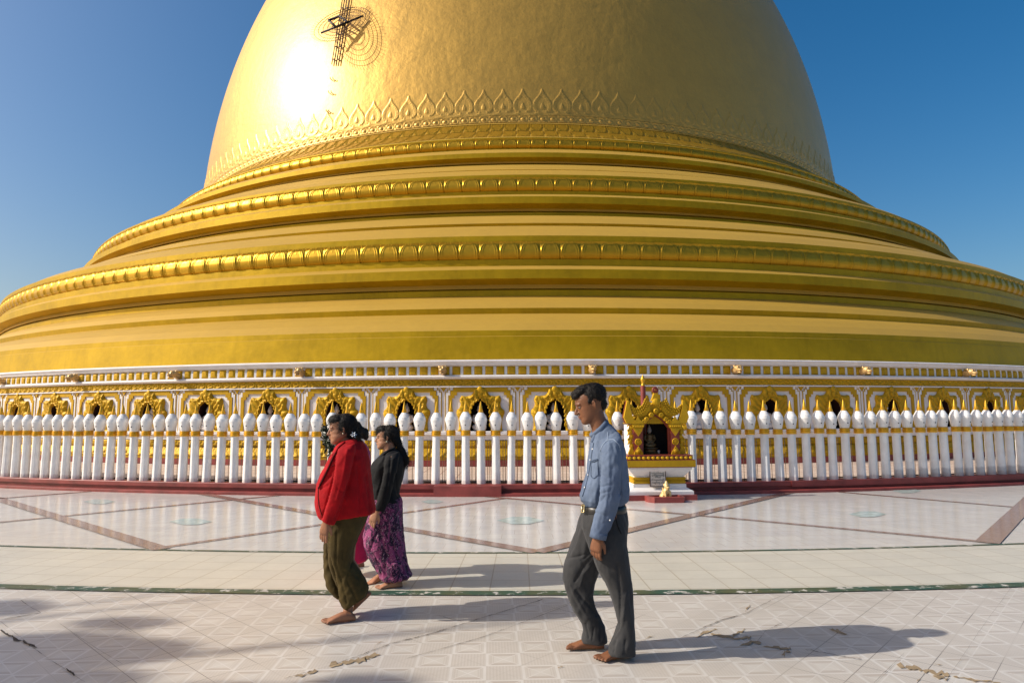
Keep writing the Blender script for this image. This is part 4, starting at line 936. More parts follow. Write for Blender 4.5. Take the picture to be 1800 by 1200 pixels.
def head_parts(chin, f, up, H, fat=1., jaw=1.):
    """chin = chin point in the world; returns pieces and a local->world map (x forward, y left, z up, head heights)"""
    f, s, u = basis(f, up)
    W = lambda x, y, z: np.asarray(chin)+((x-.42)*f+y*s+z*u)*H
    lv = [(-.01, .36, .16, .11), (.03, .42, .05, .17), (.08, .44, -.02, .215), (.14, .435, -.10, .25), (.21, .415, -.18, .28), (.28, .425, -.26, .295), (.36, .42, -.32, .305), (.45, .418, -.37, .32), (.52, .405, -.40, .33), (.60, .43, -.425, .335), (.70, .425, -.43, .335), (.80, .375, -.41, .315), (.90, .26, -.32, .25), (.965, .11, -.18, .15), (.995, -.02, -.08, .05)]
    R = []
    for z, fr, bk, hw in lv:
        k = fat if .05 < z < .5 else 1.
        c = W((fr+bk)/2, 0, z); R.append(ell(c, f*H*(fr-bk)/2, s*H*hw*k*(jaw if z < .3 else 1), 28, 2.25))
    P = [loft(R)]
    P.append(tube([W(.415, 0, .55), W(.455, 0, .48), W(.49, 0, .42), W(.515, 0, .385), W(.46, 0, .345)], [.025*H, .035*H, .05*H, .058*H, .04*H], 10))
    P += [ball(W(.455, .05*q, .372), (.035*H,)*3, 8, 6) for q in (1, -1)]
    P += [tube([W(.40, -.09, .262), W(.448, -.035, .272), W(.456, 0, .268), W(.448, .035, .272), W(.40, .09, .262)], [.012*H, .025*H, .026*H, .025*H, .012*H], 8), tube([W(.40, -.075, .222), W(.442, -.03, .212), W(.448, 0, .212), W(.442, .03, .212), W(.40, .075, .222)], [.012*H, .026*H, .028*H, .026*H, .012*H], 8)]
    for q in (1, -1):
        P.append(tube([W(.40, .05*q, .605), W(.415, .13*q, .62), W(.35, .24*q, .60)], [.03*H, .035*H, .03*H], 8))         # brow
        e = [W(-.03, .325*q, .36), W(-.045, .36*q, .43), W(-.06, .375*q, .52), W(-.03, .365*q, .57), W(.01, .345*q, .54), W(.015, .335*q, .47)]
        P.append(tube(e, [.03*H, .03*H, .032*H, .03*H, .026*H, .022*H], 8)); P.append(ball(W(-.025, .335*q, .46), (.045*H, .03*H, .07*H)))
    return P, W, (f, s, u)
def face_kids(root, W, H, base):
    for q in (1, -1):
        e = mk('eye', *ball(W(.362, .15*q, .515), (.048*H, .055*H, .026*H), 12, 8), EYEW, root, base); mk('iris', *ball(W(.396, .155*q, .513), (.018*H, .028*H, .024*H), 8, 6), M['black'], e, base)
        mk('eyebrow', *tube([W(.43, .055*q, .60), W(.435, .13*q, .635), W(.375, .235*q, .61)], [.006*H, .009*H, .004*H], 6), HAIR, root, base)
    mk('lips', *join([tube([W(.415, -.075, .255), W(.462, -.02, .262), W(.462, .02, .262), W(.415, .075, .255)], [.008*H, .018*H, .018*H, .008*H], 8), tube([W(.41, -.07, .232), W(.455, -.02, .225), W(.455, .02, .225), W(.41, .07, .232)], [.008*H, .018*H, .018*H, .008*H], 8)]), LIP, root, base)
def foot_parts(heel, ball_, up, L, inner, w=1.):
    """heel and ball: points on the sole line; inner=+1 when the big toe is on the cross(up,f) side"""
    f, s, u = basis(np.asarray(ball_)-heel, up); k = L/.245
    prof = [(-.004, .012, .02, .012), (.0, .024, .04, .02), (.03, .031, .062, .031), (.07, .033, .075, .037), (.11, .035, .066, .033), (.145, .039, .052, .026), (.175, .044, .038, .019), (.195, .045, .028, .014), (.205, .040, .02, .011)]
    R = [ell(np.asarray(heel)+f*x*k+u*zc*k, s*hw*k*w, u*h/2*k, 18, 2.3) for x, hw, h, zc in prof]; P = [loft(R)]
    ang = [0, .06, .1, .14, .2]
    for i, (off, st, ln_, r) in enumerate(((.031, .185, .060, .0125), (.012, .190, .052, .0088), (-.005, .188, .046, .0083), (-.020, .183, .040, .008), (-.034, .172, .036, .0078))):
        b0 = np.asarray(heel)+f*st*k+s*off*inner*k*w+u*.013*k; d = f*ln_*k-s*inner*.004*i*k
        P.append(tube([b0, b0+d*.5+u*.004*k, b0+d*.85, b0+d-u*.003*k], [r*k, r*k, r*1.02*k, r*.7*k], 8))
    return P
def hand_parts(wrist, d, nrm, thumb, curl=.5, k=1., spread=.06):
    """d: from wrist to knuckles, nrm: out of the back of the hand, thumb: +1/-1 side of cross(nrm,d)"""
    d, s, nn = basis(d, nrm); s = s*thumb; P = []
    w_ = np.asarray(wrist)
    P.append(loft([ell(w_+d*x*k, s*hw*k, nn*h*k, 16, 2.4) for x, hw, h in ((-.02, .025, .02), (.0, .026, .019), (.03, .034, .018), (.06, .039, .016), (.085, .039, .014), (.095, .034, .010))]))
    for i, (off, ln_, r, kc) in enumerate(((.029, .070, .0085, .85), (.010, .079, .0088, .95), (-.010, .073, .0084, 1.05), (-.028, .058, .0074, 1.15))):
        p = w_+d*.088*k+s*off*k; a = .15; pts = [p-d*.012*k]; dirs = d+s*(off*spread*10)
        dirs = dirs/np.linalg.norm(dirs)
        for q, fr in enumerate((.45, .32, .23)):
            a += curl*kc*(.55 if q == 0 else .8); v = dirs*math.cos(a)-nn*math.sin(a); p = (pts[-1] if q else w_+d*.088*k+s*off*k)+v*ln_*fr*k; pts.append(p)
        P.append(tube(pts, [r*1.08*k, r*1.05*k, r*.98*k, r*.8*k], 8))
    b0 = w_+d*.022*k+s*.024*k; v1 = d*.72+s*.55-nn*.42; v1 /= np.linalg.norm(v1); v2 = d*.92+s*.1-nn*.38; v2 /= np.linalg.norm(v2)
    P.append(tube([b0, b0+v1*.034*k, b0+v1*.034*k+v2*.032*k, b0+v1*.034*k+v2*.056*k], [.013*k, .0112*k, .0098*k, .0075*k], 8))
    return P
def hair_shell(W, H, parts_local, extra=(), disp=None, parent=None, base=None, vox=.006, it=2):
    def hb(c, r): 
        # ellipsoid aligned to the head frame
        V, F = ball((0, 0, 0), r, 18, 12); o = np.asarray(W(0, 0, 0)); ax = [(np.asarray(W(*e))-o) for e in ((1, 0, 0), (0, 1, 0), (0, 0, 1))]
        return np.asarray(W(*c))+V[:, :1]*ax[0]+V[:, 1:2]*ax[1]+V[:, 2:3]*ax[2], F
    return fuse('hair', [hb(c, r) for c, r in parts_local]+list(extra), vox, it, HAIR, parent, base, disp)
def strands(ho, n_, ln_, down, lift, seed=1, wd=.0011, zmin=None):
    rg = np.random.default_rng(seed); me = ho.data; V, F = [], []; ps = me.polygons
    for i in rg.integers(0, len(ps), n_):
        p = ps[int(i)]; c = np.array(p.center); nn = np.array(p.normal)
        if zmin is not None and c[2] < zmin: continue
        g = np.array([0, 0, -1.])*down+rg.normal(size=3)*.55; g = g-nn*(g@nn)*.8; d = g/np.linalg.norm(g); L = ln_*rg.uniform(.5, 1.3)
        s = np.cross(d, nn); s /= np.linalg.norm(s)+1e-9; s = s*wd; k = len(V); a = c-nn*.001; b_ = c+d*L*.5+nn*lift*.8; e = c+d*L+nn*lift*rg.uniform(.3, 1.4)
        V += [a-s, a+s, b_+s*.8, b_-s*.8, e]; F += [(k, k+1, k+2, k+3), (k+3, k+2, k+4)]
    o = mk('strands', V, F, HAIR, ho); return o
LFT = np.array([-1., 0, 0]); UPV = np.array([0, 0, 1.])
def tilt(yaw, pitch):
    """facing left of the picture, yaw>0 turns towards the camera, pitch>0 looks down"""
    f = np.array([-math.cos(yaw)*math.cos(pitch), -math.sin(yaw)*math.cos(pitch), -math.sin(pitch)]); u = np.array([-math.cos(yaw)*math.sin(pitch), -math.sin(yaw)*math.sin(pitch), math.cos(pitch)]); return f, u
def person(label, pieces, skin, base, voxel=.0045):
    o = fuse('person', pieces, voxel, 2, skin, None, base); return tag(o, label, 'person')

# --- the man ---------------------------------------------------------------
Ym = 4.42; MB = np.array([at(1065, 1150, Ym)[0], Ym, 0])
skin1 = skin_mat('brown_skin', (.185, .075, .034))
f, u = tilt(.04, math.radians(19)); hp, Wm, fr_ = head_parts(at(1025.5, 747.5, Ym), f, u, .232)
A_ = lambda x, y, dy=0: at(x, y, Ym+dy)
pieces = hp+[tube([A_(1044, 722), A_(1050, 738), A_(1056, 752), A_(1060, 768)], [.058, .056, .06, .075], 18), tube([A_(1062, 765), A_(1066, 800), A_(1066, 850), A_(1064, 905)], [.09, .11, .10, .11], 16, flat=.85)]
sh_, el_, wr_ = A_(1072, 784, -.17), A_(1073, 866, -.215), A_(1051.5, 941, -.22)
pieces += [tube([A_(1064, 775), sh_, (sh_+el_)/2, el_, (el_+wr_)/2, wr_], [.042, .042, .038, .035, .032, .026], 12)]
pieces += hand_parts(wr_, A_(1046, 972, -.22)-wr_, np.array([-.55, -.8, .1]), 1, .52, 1.02)
sh2, el2, wr2 = A_(1068, 784, .17), A_(1072, 864, .22), A_(1066, 934, .2)
pieces += [tube([A_(1064, 775), sh2, (sh2+el2)/2, el2, (el2+wr2)/2, wr2], [.05, .052, .045, .039, .036, .026], 12)]+hand_parts(wr2, A_(1060, 965, .2)-wr2, np.array([-.4, .9, .1]), -1, .5, 1.)
nh, nk, na = A_(1066, 905, -.09), A_(1094, 1040, -.10), A_(1102, 1140, -.11)
fh, fk, fa = A_(1052, 905, .09), A_(1014, 1030, .08), A_(1046, 1119, .07)
pieces += [tube([nh, (nh+nk)/2, nk, nk*.6+na*.4, na, na+[0, 0, -.03]], [.085, .064, .036, .034, .032, .034], 14), tube([fh, (fh+fk)/2, fk, fk*.6+fa*.4, fa, fa+[0, 0, -.02]], [.09, .078, .056, .056, .038, .036], 14)]
gh = ground(1112, 1153, .004); gt = ground(1056, 1160, .004)
pieces += foot_parts(gh, gt, UPV, .25, -1, 1.05)
h2 = A_(1061, 1139, .075); b2 = A_(1014, 1149.5, .075); b2[2] = max(b2[2], .006)
pieces += foot_parts(h2, b2, UPV, .245, 1, 1.05)
man = person('man in blue denim shirt and dark grey trousers walking barefoot, looking down', pieces, skin1, MB)
face_kids(man, Wm, .232, MB)
hd_disp = lambda P: .0035*nz3(P, (60, 60, 60), 3)+.004*nz3(P, (150, 150, 70), 8)
hm = hair_shell(Wm, .232, [((-.11, 0, .74), (.42, .365, .335)), ((.16, 0, .93), (.30, .29, .12)), ((.33, 0, .86), (.14, .25, .10)), ((-.20, 0, .66), (.30, .35, .28)), ((-.27, 0, .44), (.17, .27, .22)), ((.03, .27, .60), (.12, .085, .13)), ((.03, -.27, .60), (.12, .085, .13)), ((.02, 0, 1.0), (.30, .24, .09))], (), hd_disp, man, MB, .005, 1)
strands(hm, 2600, .020, .5, .0025, 1)
denim = cloth('faded_blue_denim', (.092, .125, .195), .22, .8, 9, 300, lambda b, c: b.mix(b.ramp(b.noise(3.2, 5, .6), [(.4, 0.), (.7, .55)]), c, (.155, .20, .275)))
T = [((1043, 760), (1067, 741), Ym, .062), ((1040.5, 768), (1075, 747), Ym, .10), ((1038.5, 780), (1085, 758), Ym, .165), ((1036, 797), (1093, 775), Ym, .195), ((1033, 817), (1099, 797), Ym, .19), ((1030, 836), (1102.5, 822), Ym, .175), ((1024, 854), (1105, 850), Ym, .165), ((1019, 868), (1106, 870), Ym, .16), ((1020, 877), (1104.5, 879), Ym, .155), ((1026, 884), (1098, 885), Ym, .145), ((1028, 889), (1096, 889), Ym, .135)]
sl1 = [((1058, 772), (1086, 758), Ym-.14, .05), ((1055.5, 785), (1092, 768), Ym-.175, .062), ((1055, 805), (1093.5, 792), Ym-.20, .066), ((1055, 832), (1094, 826), Ym-.215, .064), ((1053.5, 856), (1092.5, 858), Ym-.22, .062), ((1051.5, 876), (1088.5, 884), Ym-.225, .06), ((1047.5, 898), (1081, 907), Ym-.225, .055), ((1042, 919), (1072.5, 928), Ym-.225, .05), ((1038.5, 932), (1067, 939), Ym-.225, .047), ((1037, 940.5), (1064.5, 947.5), Ym-.225, .046)]
sl2 = [((1054, 772), (1082, 758), Ym+.14, .05), ((1052, 790), (1088, 775), Ym+.19, .062), ((1055, 830), (1092, 826), Ym+.22, .06), ((1056, 870), (1086, 876), Ym+.225, .056), ((1052, 915), (1078, 920), Ym+.215, .046), ((1050, 934), (1074, 938), Ym+.21, .044)]
shirt = fuse('shirt', [rings(T), rings(sl1), rings(sl2)], .007, 3, denim, man, MB, grooves(folds(.005, (14, 14, 5), .010, (17, 17, 5), 2., .003, (70, 70, 30)), [([(1056.0, 856.0), (1074.0, 851.0)], 1.6, 0.009), ([(1054.0, 868.0), (1070.0, 863.0)], 1.6, 0.009), ([(1055.0, 881.0), (1066.0, 870.0)], 1.5, 0.008), ([(1052.4, 778.0), (1056.0, 806.0), (1054.0, 852.0), (1050.0, 892.0)], 2.2, 0.016), ([(1071.0, 776.0), (1070.4, 852.0), (1060.0, 916.0)], 2.4, -0.008), ([(1091.0, 786.0), (1094.0, 824.0), (1090.0, 868.0)], 2.6, 0.014), ([(1058.0, 834.0), (1070.0, 840.0)], 1.5, 0.007), ([(1030.0, 860.0), (1038.0, 878.0)], 2, 0.008), ([(1076.0, 780.0), (1082.0, 798.0)], 1.6, 0.007), ([(1046.0, 900.0), (1066.0, 906.0)], 1.6, 0.006), ([(1100.0, 804.0), (1098.0, 844.0)], 2.5, 0.008)]))
cr = []
for t in np.linspace(0, 2*PI, 26):
    c = (A_(1043.5, 768)+A_(1065.5, 741))/2; a = (A_(1065.5, 741)-A_(1043.5, 768))/2; cr.append(c+a*math.cos(t)*1.05+np.array([0, .072, 0])*math.sin(t)+np.array([0, 0, -.012*math.cos(t)]))
mk('collar', *join([tube(cr, .017, 8, flat=1.6, up=UPV), loft([ell(A_(1046.5, 757, -.055), np.array([.012, 0, .02]), np.array([0, .008, 0]), 8), ell(A_(1043.5, 769, -.062), np.array([.022, .0, .022]), np.array([0, .007, 0]), 8), ell(A_(1043, 777, -.07), np.array([.004, 0, .006]), np.array([0, .004, 0]), 8)])]), denim, shirt, MB)
mk('cuff', *loft([rp((1038.8, 931), (1068, 938.5), Ym-.225, .050), rp((1038.2, 933), (1067.4, 940), Ym-.225, .052), rp((1036.2, 942), (1065, 949), Ym-.225, .050), rp((1037.5, 942.5), (1063.8, 948.5), Ym-.225, .042)]), denim, shirt, MB)
for c_ in onsurf(shirt, [(1042, 789), (1038, 808), (1034.5, 834), (1028.5, 856), (1072, 913.5)], .002): mk('button', *ball(c_, .0055, 8, 6), M['white'], shirt, MB)
dseam = cloth('dark_denim_seam', (.055, .08, .13), .2); lseam = cloth('pale_denim_stitching', (.26, .32, .42), .1)
seam('placket', shirt, [(1044, 778), (1041, 795), (1038, 815), (1034.5, 836), (1029, 856), (1024, 872)], .0035, dseam, 30)
seam('pocket', shirt, [(1039.5, 810), (1051, 806), (1051.5, 834), (1044, 841), (1039, 837), (1039.5, 810)], .0028, dseam, 30)
seam('flap_shade', shirt, [(1039.5, 812), (1045, 811), (1051.5, 807)], .005, dseam, 10)  # dark tube painted in as the shading at the pocket flap
seam('shoulder_seam', shirt, [(1055, 792), (1060, 781), (1068, 773), (1079, 772), (1088, 781), (1090, 792)], .003, lseam, 24)
seam('yoke_seam', shirt, [(1068, 773), (1068.5, 766), (1069, 759)], .0025, lseam, 8)
greyc = cloth('dark_grey_trouser_cloth', (.030, .030, .0315), .15, .75, 7, 240, None, .1)
leg_n = [((1026, 889), (1097, 889), Ym, .145), ((1022, 905), (1101.5, 903), Ym-.01, .155), ((1021, 922), (1103.5, 920), Ym-.02, .16), ((1028, 940), (1102, 938), Ym-.06, .135), ((1036, 962), (1102.5, 958), Ym-.085, .115), ((1050, 1000), (1107.5, 996), Ym-.095, .10), ((1068, 1033), (1110.5, 1031), Ym-.10, .082), ((1079.5, 1066), (1113, 1066), Ym-.105, .075), ((1086, 1095), (1114.5, 1097), Ym-.11, .072), ((1079, 1117), (1115.5, 1120), Ym-.11, .076), ((1071.5, 1133), (1116, 1136), Ym-.112, .082), ((1068.5, 1148), (1116, 1149.5), Ym-.112, .08)]
leg_f = [((1026, 893), (1085, 893), Ym+.04, .12), ((1019.5, 910), (1085, 910), Ym+.06, .12), ((1012, 933), (1076, 938), Ym+.075, .11), ((1001.5, 960), (1064, 968), Ym+.085, .105), ((990.5, 995), (1053, 1005), Ym+.085, .095), ((989.5, 1018), (1046, 1024), Ym+.085, .085), ((997, 1047), (1041.5, 1045), Ym+.08, .078), ((1007, 1072), (1047, 1066), Ym+.078, .074), ((1021, 1093), (1056.5, 1085), Ym+.075, .07), ((1025, 1106), (1063.5, 1102), Ym+.075, .072), ((1022.5, 1118), (1066.5, 1116), Ym+.075, .075), ((1022, 1127), (1068, 1127.5), Ym+.075, .074)]
tro = fuse('trousers', [rings(leg_n), rings(leg_f)], .007, 3, greyc, man, MB, grooves(folds(.005, (12, 12, 4), .009, (14, 14, 3.5), 12., .003, (40, 40, 24)), [([(1036.8, 971.0), (1016.7, 977.4), (999.3, 980.2)], 1.8, 0.01), ([(1041.4, 975.6), (1024.0, 998.5), (1011.2, 1020.5)], 2.2, 0.015), ([(1036.8, 994.8), (1025.8, 1007.7), (1019.4, 1029.7)], 1.8, -0.01), ([(1013.0, 1037.0), (1024.0, 1051.7), (1036.8, 1064.5), (1048.8, 1081.0)], 2.2, 0.014), ([(1002.0, 1027.9), (1014.8, 1055.4), (1033.2, 1086.5)], 2.2, -0.008), ([(1029.5, 1095.7), (1035.0, 1119.5)], 1.8, 0.01), ([(1044.2, 1101.2), (1040.5, 1125.0)], 1.5, 0.008), ([(1057.0, 1104.9), (1055.2, 1125.0)], 1.6, 0.007), ([(1085.4, 989.3), (1090.9, 1046.2), (1090.0, 1077.4), (1087.3, 1106.7)], 2.0, 0.013), ([(1099.2, 1046.2), (1094.6, 1095.7), (1082.7, 1119.5), (1073.5, 1136.0)], 2.0, -0.01), ([(1106.5, 1037.0), (1111.1, 1077.4)], 2, 0.008), ([(1082.7, 1121.4), (1079.0, 1145.2)], 1.8, 0.009), ([(1099.2, 1125.0), (1097.4, 1148.9)], 1.8, 0.008), ([(1022.2, 983.8), (1040.5, 971.0)], 1.6, 0.008)]))
dgs = cloth('dark_grey_seam', (.014, .014, .015), .1)
seam('side_pocket', tro, [(1081, 905), (1086, 925), (1092, 938)], .004, dgs, 12)
beltm = simple('black_leather_belt', (.012, .011, .01), .35, bump=.1)
bl_ = mk('belt', *loft([rp((1023.5, 887.5), (1099, 886.5), Ym, .150), rp((1022.8, 888.5), (1099.8, 887.5), Ym, .154), rp((1022.0, 898.5), (1101, 897), Ym, .159), rp((1022.8, 899.5), (1100.3, 898), Ym, .156)]), beltm, man, MB)
mk('buckle', *tube([A_(1023.5, 887, -.075), A_(1027.5, 887, -.10), A_(1026.5, 900, -.105), A_(1022, 900, -.08), A_(1023.5, 887, -.075)], .005, 6), simple('brass', (.5, .4, .2), .3, .9, bump=0), bl_, MB)

# --- woman in the red jacket -------------------------------------------------
Yr = 5.20; RB = np.array([at(612, 1085, Yr)[0], Yr, 0]); skin2 = skin_mat('tan_skin', (.29, .13, .07))
A_ = lambda x, y, dy=0: at(x, y, Yr+dy)
f, u = tilt(.28, math.radians(6)); hp, Wr, _ = head_parts(A_(582.5, 781, -.03), f, u, .212, 1.06, 1.1)
pieces = hp+[tube([A_(601, 764), A_(606, 776), A_(610, 790)], [.062, .06, .08], 16), tube([A_(612, 795), A_(608, 850), A_(608, 905)], [.13, .15, .15], 16)]
sh_, el_, wr_ = A_(611, 800, -.19), A_(592, 862, -.235), A_(573.5, 916, -.23)
pieces += [tube([A_(611, 792), sh_, (sh_+el_)/2, el_, (el_+wr_)/2, wr_], [.04, .042, .038, .035, .032, .026], 12)]+hand_parts(wr_, A_(567, 946, -.23)-wr_, np.array([-.35, -.93, .05]), 1, .16, .98)
sh2, el2, wr2 = A_(606, 800, .19), A_(598, 860, .22), A_(590, 905, .15)
pieces += [tube([A_(611, 792), sh2, el2, wr2], [.05, .055, .045, .028], 12)]+hand_parts(wr2, A_(586, 935, .15)-wr2, np.array([-.3, .95, .05]), -1, .4, .95)
nh, nk, na = A_(605, 905, -.05), A_(602, 990, -.05), A_(612, 1068, -.06)
fh, fk, fa = A_(612, 905, .08), A_(612, 985, .08), A_(642, 1038, .08)
pieces += [tube([nh, nk, nk*.6+na*.4, na, na+[0, 0, -.03]], [.08, .05, .045, .036, .038], 14), tube([fh, fk, fk*.6+fa*.4, fa], [.08, .05, .048, .036], 14)]
gh = ground(624.5, 1089.5, .004); gt = ground(579, 1094, .004); pieces += foot_parts(gh, gt, UPV, .242, -1, 1.08)
bt = A_(628, 1068, .08); hl = A_(653, 1044, .08); dd = (bt-hl)/np.linalg.norm(bt-hl); pieces += foot_parts(hl, bt, np.array([-.75, 0, .65]), .215, 1, 1.)
red = person('woman in bright red jacket and olive brown wrap skirt walking barefoot', pieces, skin2, RB)
face_kids(red, Wr, .212, RB)
hairx = [fn for fn in (ball(A_(626.5, 767, -.02), (.042, .045, .036), 14, 8), tube([A_(608, 755), A_(618, 764), A_(626, 767)], [.075, .05, .03], 12))]
hr = hair_shell(Wr, .212, [((-.13, 0, .70), (.44, .385, .375)), ((.16, 0, .88), (.30, .31, .19)), ((-.32, 0, .42), (.25, .31, .28)), ((-.02, .29, .58), (.17, .085, .18)), ((-.02, -.29, .58), (.17, .085, .18))], hairx, lambda P: .003*nz3(P, (60, 60, 20), 4), red, RB, .006, 2)
fl = []
for k in range(6):
    a = k*PI/3; c = A_(622, 763.5, -.105); fl.append(loft([ell(c, np.array([.004, 0, 0]), np.array([0, 0, .004]), 6), ell(c+np.array([.014*math.cos(a), -.006, .014*math.sin(a)]), np.array([.005, .002, 0]), np.array([0, .002, .005]), 6), ell(c+np.array([.026*math.cos(a), -.002, .026*math.sin(a)]), np.array([.001, 0, 0]), np.array([0, 0, .001]), 6)]))
mk('hair_clip', *join(fl), simple('silver_clip', (.45, .5, .55), .25, .8, bump=0), hr, RB)
strands(hr, 2200, .06, .8, .004, 2)
mk('earring', *ball(Wr(-.01, .375, .36), .007, 8, 6), simple('pearl', (.6, .5, .35), .2, .3, bump=0), red, RB)
redc = cloth('red_velvet', (.33, .0015, .005), .25, .85, 10, 200, None, 0)
T = [((600, 775), (631, 770), Yr, .075), ((593, 783), (637, 777), Yr, .13), ((585.5, 796), (643, 787), Yr, .19), ((577, 811), (648.5, 806), Yr, .205), ((566, 832), (650, 830), Yr, .205), ((558.5, 850), (652.5, 852), Yr, .205), ((556, 870), (656, 874), Yr, .21), ((556.5, 888), (659, 889), Yr, .21), ((561, 904), (660, 896), Yr, .205), ((566, 911), (658.5, 901), Yr, .195)]
s1 = [((596, 790), (625, 779), Yr-.15, .055), ((591, 800), (624, 793), Yr-.19, .07), ((588.5, 825), (617.5, 825), Yr-.225, .07), ((584.5, 848), (611, 852), Yr-.24, .065), ((578, 872), (604.5, 880), Yr-.245, .06), ((570.5, 896), (595, 905), Yr-.24, .052), ((565, 913), (586.5, 922.5), Yr-.235, .046)]
s2 = [((592, 792), (622, 780), Yr+.15, .055), ((588, 805), (620, 800), Yr+.19, .07), ((586, 850), (612, 855), Yr+.225, .06), ((580, 902), (602, 906), Yr+.17, .05)]
jk = fuse('jacket', [rings(T), rings(s1), rings(s2)], .008, 3, redc, red, RB, grooves(folds(.006, (10, 10, 4), .009, (12, 12, 4), 21., .002, (60, 60, 40)), [([(592.2, 790.6), (587.5, 833.3), (575.6, 880.8), (566.1, 909.3)], 1.9, 0.018), ([(623.9, 801.7), (616.0, 841.2), (603.3, 880.8), (590.7, 909.3)], 2.2, 0.016), ([(610.5, 790.6), (602.5, 841.2), (592.2, 877.7)], 2.0, -0.01), ([(609.7, 876.1), (600.2, 895.1)], 1.6, -0.008), ([(628.7, 817.5), (633.4, 858.7), (631.8, 896.7)], 2.6, 0.012), ([(642.9, 836.5), (647.7, 868.2), (649.2, 896.7)], 2.4, 0.01), ([(571.7, 846.0), (581.2, 836.5), (585.9, 817.5)], 1.8, 0.01), ([(563.7, 858.7), (578.0, 852.3)], 1.6, 0.007), ([(592.2, 858.7), (606.5, 865.0)], 1.6, 0.008)]))
dred = cloth('dark_red_lining', (.10, .004, .006), .2)
dred = cloth('dark_red_lining', (.05, .002, .003), .2)
seam('lapel', jk, [(606, 777), (596, 785), (585, 803), (577, 822), (567, 842), (562, 852)], .011, redc, 24, .004, .7)
seam('lapel_edge', jk, [(590, 797), (580.5, 818), (572, 836), (564.5, 851), (561, 858)], .006, dred, 24, .008)
seam('front_edge', jk, [(560, 858), (559.5, 872), (561, 888), (566, 905)], .004, dred, 16)
mk('embroidery', *join([ball(c_, .006, 6, 5) for c_ in onsurf(jk, [(586-(k % 3)*2.5+.8*math.sin(k*2.1), 797+k*2.2) for k in range(11)], .001)]), cloth('dark_red_beads', (.20, .008, .012), .3, .3), jk, RB)
mk('button', *ball(A_(558.5, 855, -.07), (.011, .009, .011), 10, 6), simple('bronze_button', (.28, .10, .05), .35, .4), jk, RB)
olive = cloth('olive_brown_cloth', (.062, .042, .012), .3, .9, 10, 120)
sk1 = [((572, 896), (647, 893), Yr, .17), ((574, 912), (645.5, 906), Yr, .175), ((576, 926), (639, 924), Yr-.01, .17), ((576.5, 945), (629, 943), Yr-.03, .15), ((577, 968), (621, 968), Yr-.04, .13), ((580, 990), (619, 988), Yr-.04, .115), ((587, 1012), (630, 1003), Yr-.03, .11), ((593, 1032), (640, 1018), Yr-.02, .115), ((597, 1052), (645, 1030), Yr-.01, .125), ((602, 1062), (645.5, 1037), Yr, .13), ((608, 1069), (642, 1047), Yr, .125)]
sk2 = [((574, 915), (612, 915), Yr+.06, .10), ((573, 940), (606, 940), Yr+.08, .10), ((570, 961), (602, 961), Yr+.09, .095), ((570, 990), (597, 992), Yr+.09, .085), ((570.5, 1012), (600, 1014), Yr+.08, .08), ((575, 1030), (606, 1032), Yr+.07, .075), ((586, 1044), (612, 1044), Yr+.06, .07), ((594, 1051), (616, 1050), Yr+.055, .06)]
fuse('skirt', [rings(sk1), rings(sk2)], .008, 3, olive, red, RB, grooves(folds(.006, (11, 11, 3), .012, (15, 15, 2.5), 31., .002, (60, 60, 30)), [([(577.2, 937.4), (576.7, 972.3), (587.5, 1008.7), (594.6, 1049.8)], 1.8, 0.026), ([(591.5, 935.8), (590.4, 988.1), (603.3, 1030.8), (609.7, 1059.4)], 1.6, 0.012), ([(619.2, 988.1), (609.7, 1018.2), (628.7, 1056.2)], 2, 0.014), ([(606.5, 929.5), (603.3, 980.2)], 2.2, 0.01), ([(628.7, 1008.7), (638.2, 1034.0)], 1.8, 0.01), ([(603.3, 1002.3), (616.0, 1008.7)], 1.5, 0.007)]))

# --- woman in the black jacket --------------------------------------------------
Yb = 6.12; BB = np.array([at(690, 1028, Yb)[0], Yb, 0]); skin3 = skin_mat('light_tan_skin', (.38, .19, .11))
A_ = lambda x, y, dy=0: at(x, y, Yb+dy)
f, u = tilt(.10, math.radians(2)); hp, Wb, _ = head_parts(A_(664, 789.5), f, u, .204, 1.06, 1.1)
pieces = hp+[tube([A_(683, 778), A_(685, 790), A_(687, 800)], [.058, .056, .075], 16), tube([A_(685, 805), A_(679, 840), A_(679, 880)], [.10, .10, .09], 16)]
sh_, el_, wr_ = A_(689, 809, -.17), A_(679, 860, -.21), A_(662.5, 898, -.21)
pieces += [tube([A_(687, 800), sh_, (sh_+el_)/2, el_, (el_+wr_)/2, wr_], [.048, .05, .045, .04, .036, .026], 12)]+hand_parts(wr_, A_(654.5, 915, -.21)-wr_, np.array([-.3, -.95, .1]), 1, .42, .98)
sh2, el2, wr2 = A_(684, 809, .17), A_(676, 855, .2), A_(668, 890, .15)
pieces += [tube([A_(687, 800), sh2, el2, wr2], [.048, .05, .04, .026], 12)]+hand_parts(wr2, A_(664, 908, .15)-wr2, np.array([-.3, .95, .05]), -1, .4, .92)
nh, nk, na = A_(680, 893, -.05), A_(678, 955, -.06), A_(700, 1015, -.06); fh, fk, fa = A_(678, 893, .05), A_(662, 955, .06), A_(676, 1012, .08)
pieces += [tube([nh, nk, nk*.6+na*.4, na, na+[0, 0, -.03]], [.07, .055, .05, .036, .036], 14), tube([fh, fk, fk*.6+fa*.4, fa, fa+[0, 0, -.02]], [.07, .055, .05, .036, .034], 14)]
pieces += foot_parts(ground(707, 1031, .004), ground(676, 1033.5, .004), UPV, .235, -1, 1.08)
h2 = ground(680, 1019.5, .004); h2[2] = .02; pieces += foot_parts(h2, ground(661, 1023.5, .004), UPV, .23, 1, 1.)
blk = person('woman in black jacket with long plaited hair and purple patterned skirt', pieces, skin3, BB)
face_kids(blk, Wb, .204, BB)
pts = [A_(694, 772), A_(699.5, 777), A_(703.5, 786), A_(707, 796), A_(710.5, 806), A_(712, 814), A_(710, 820)]
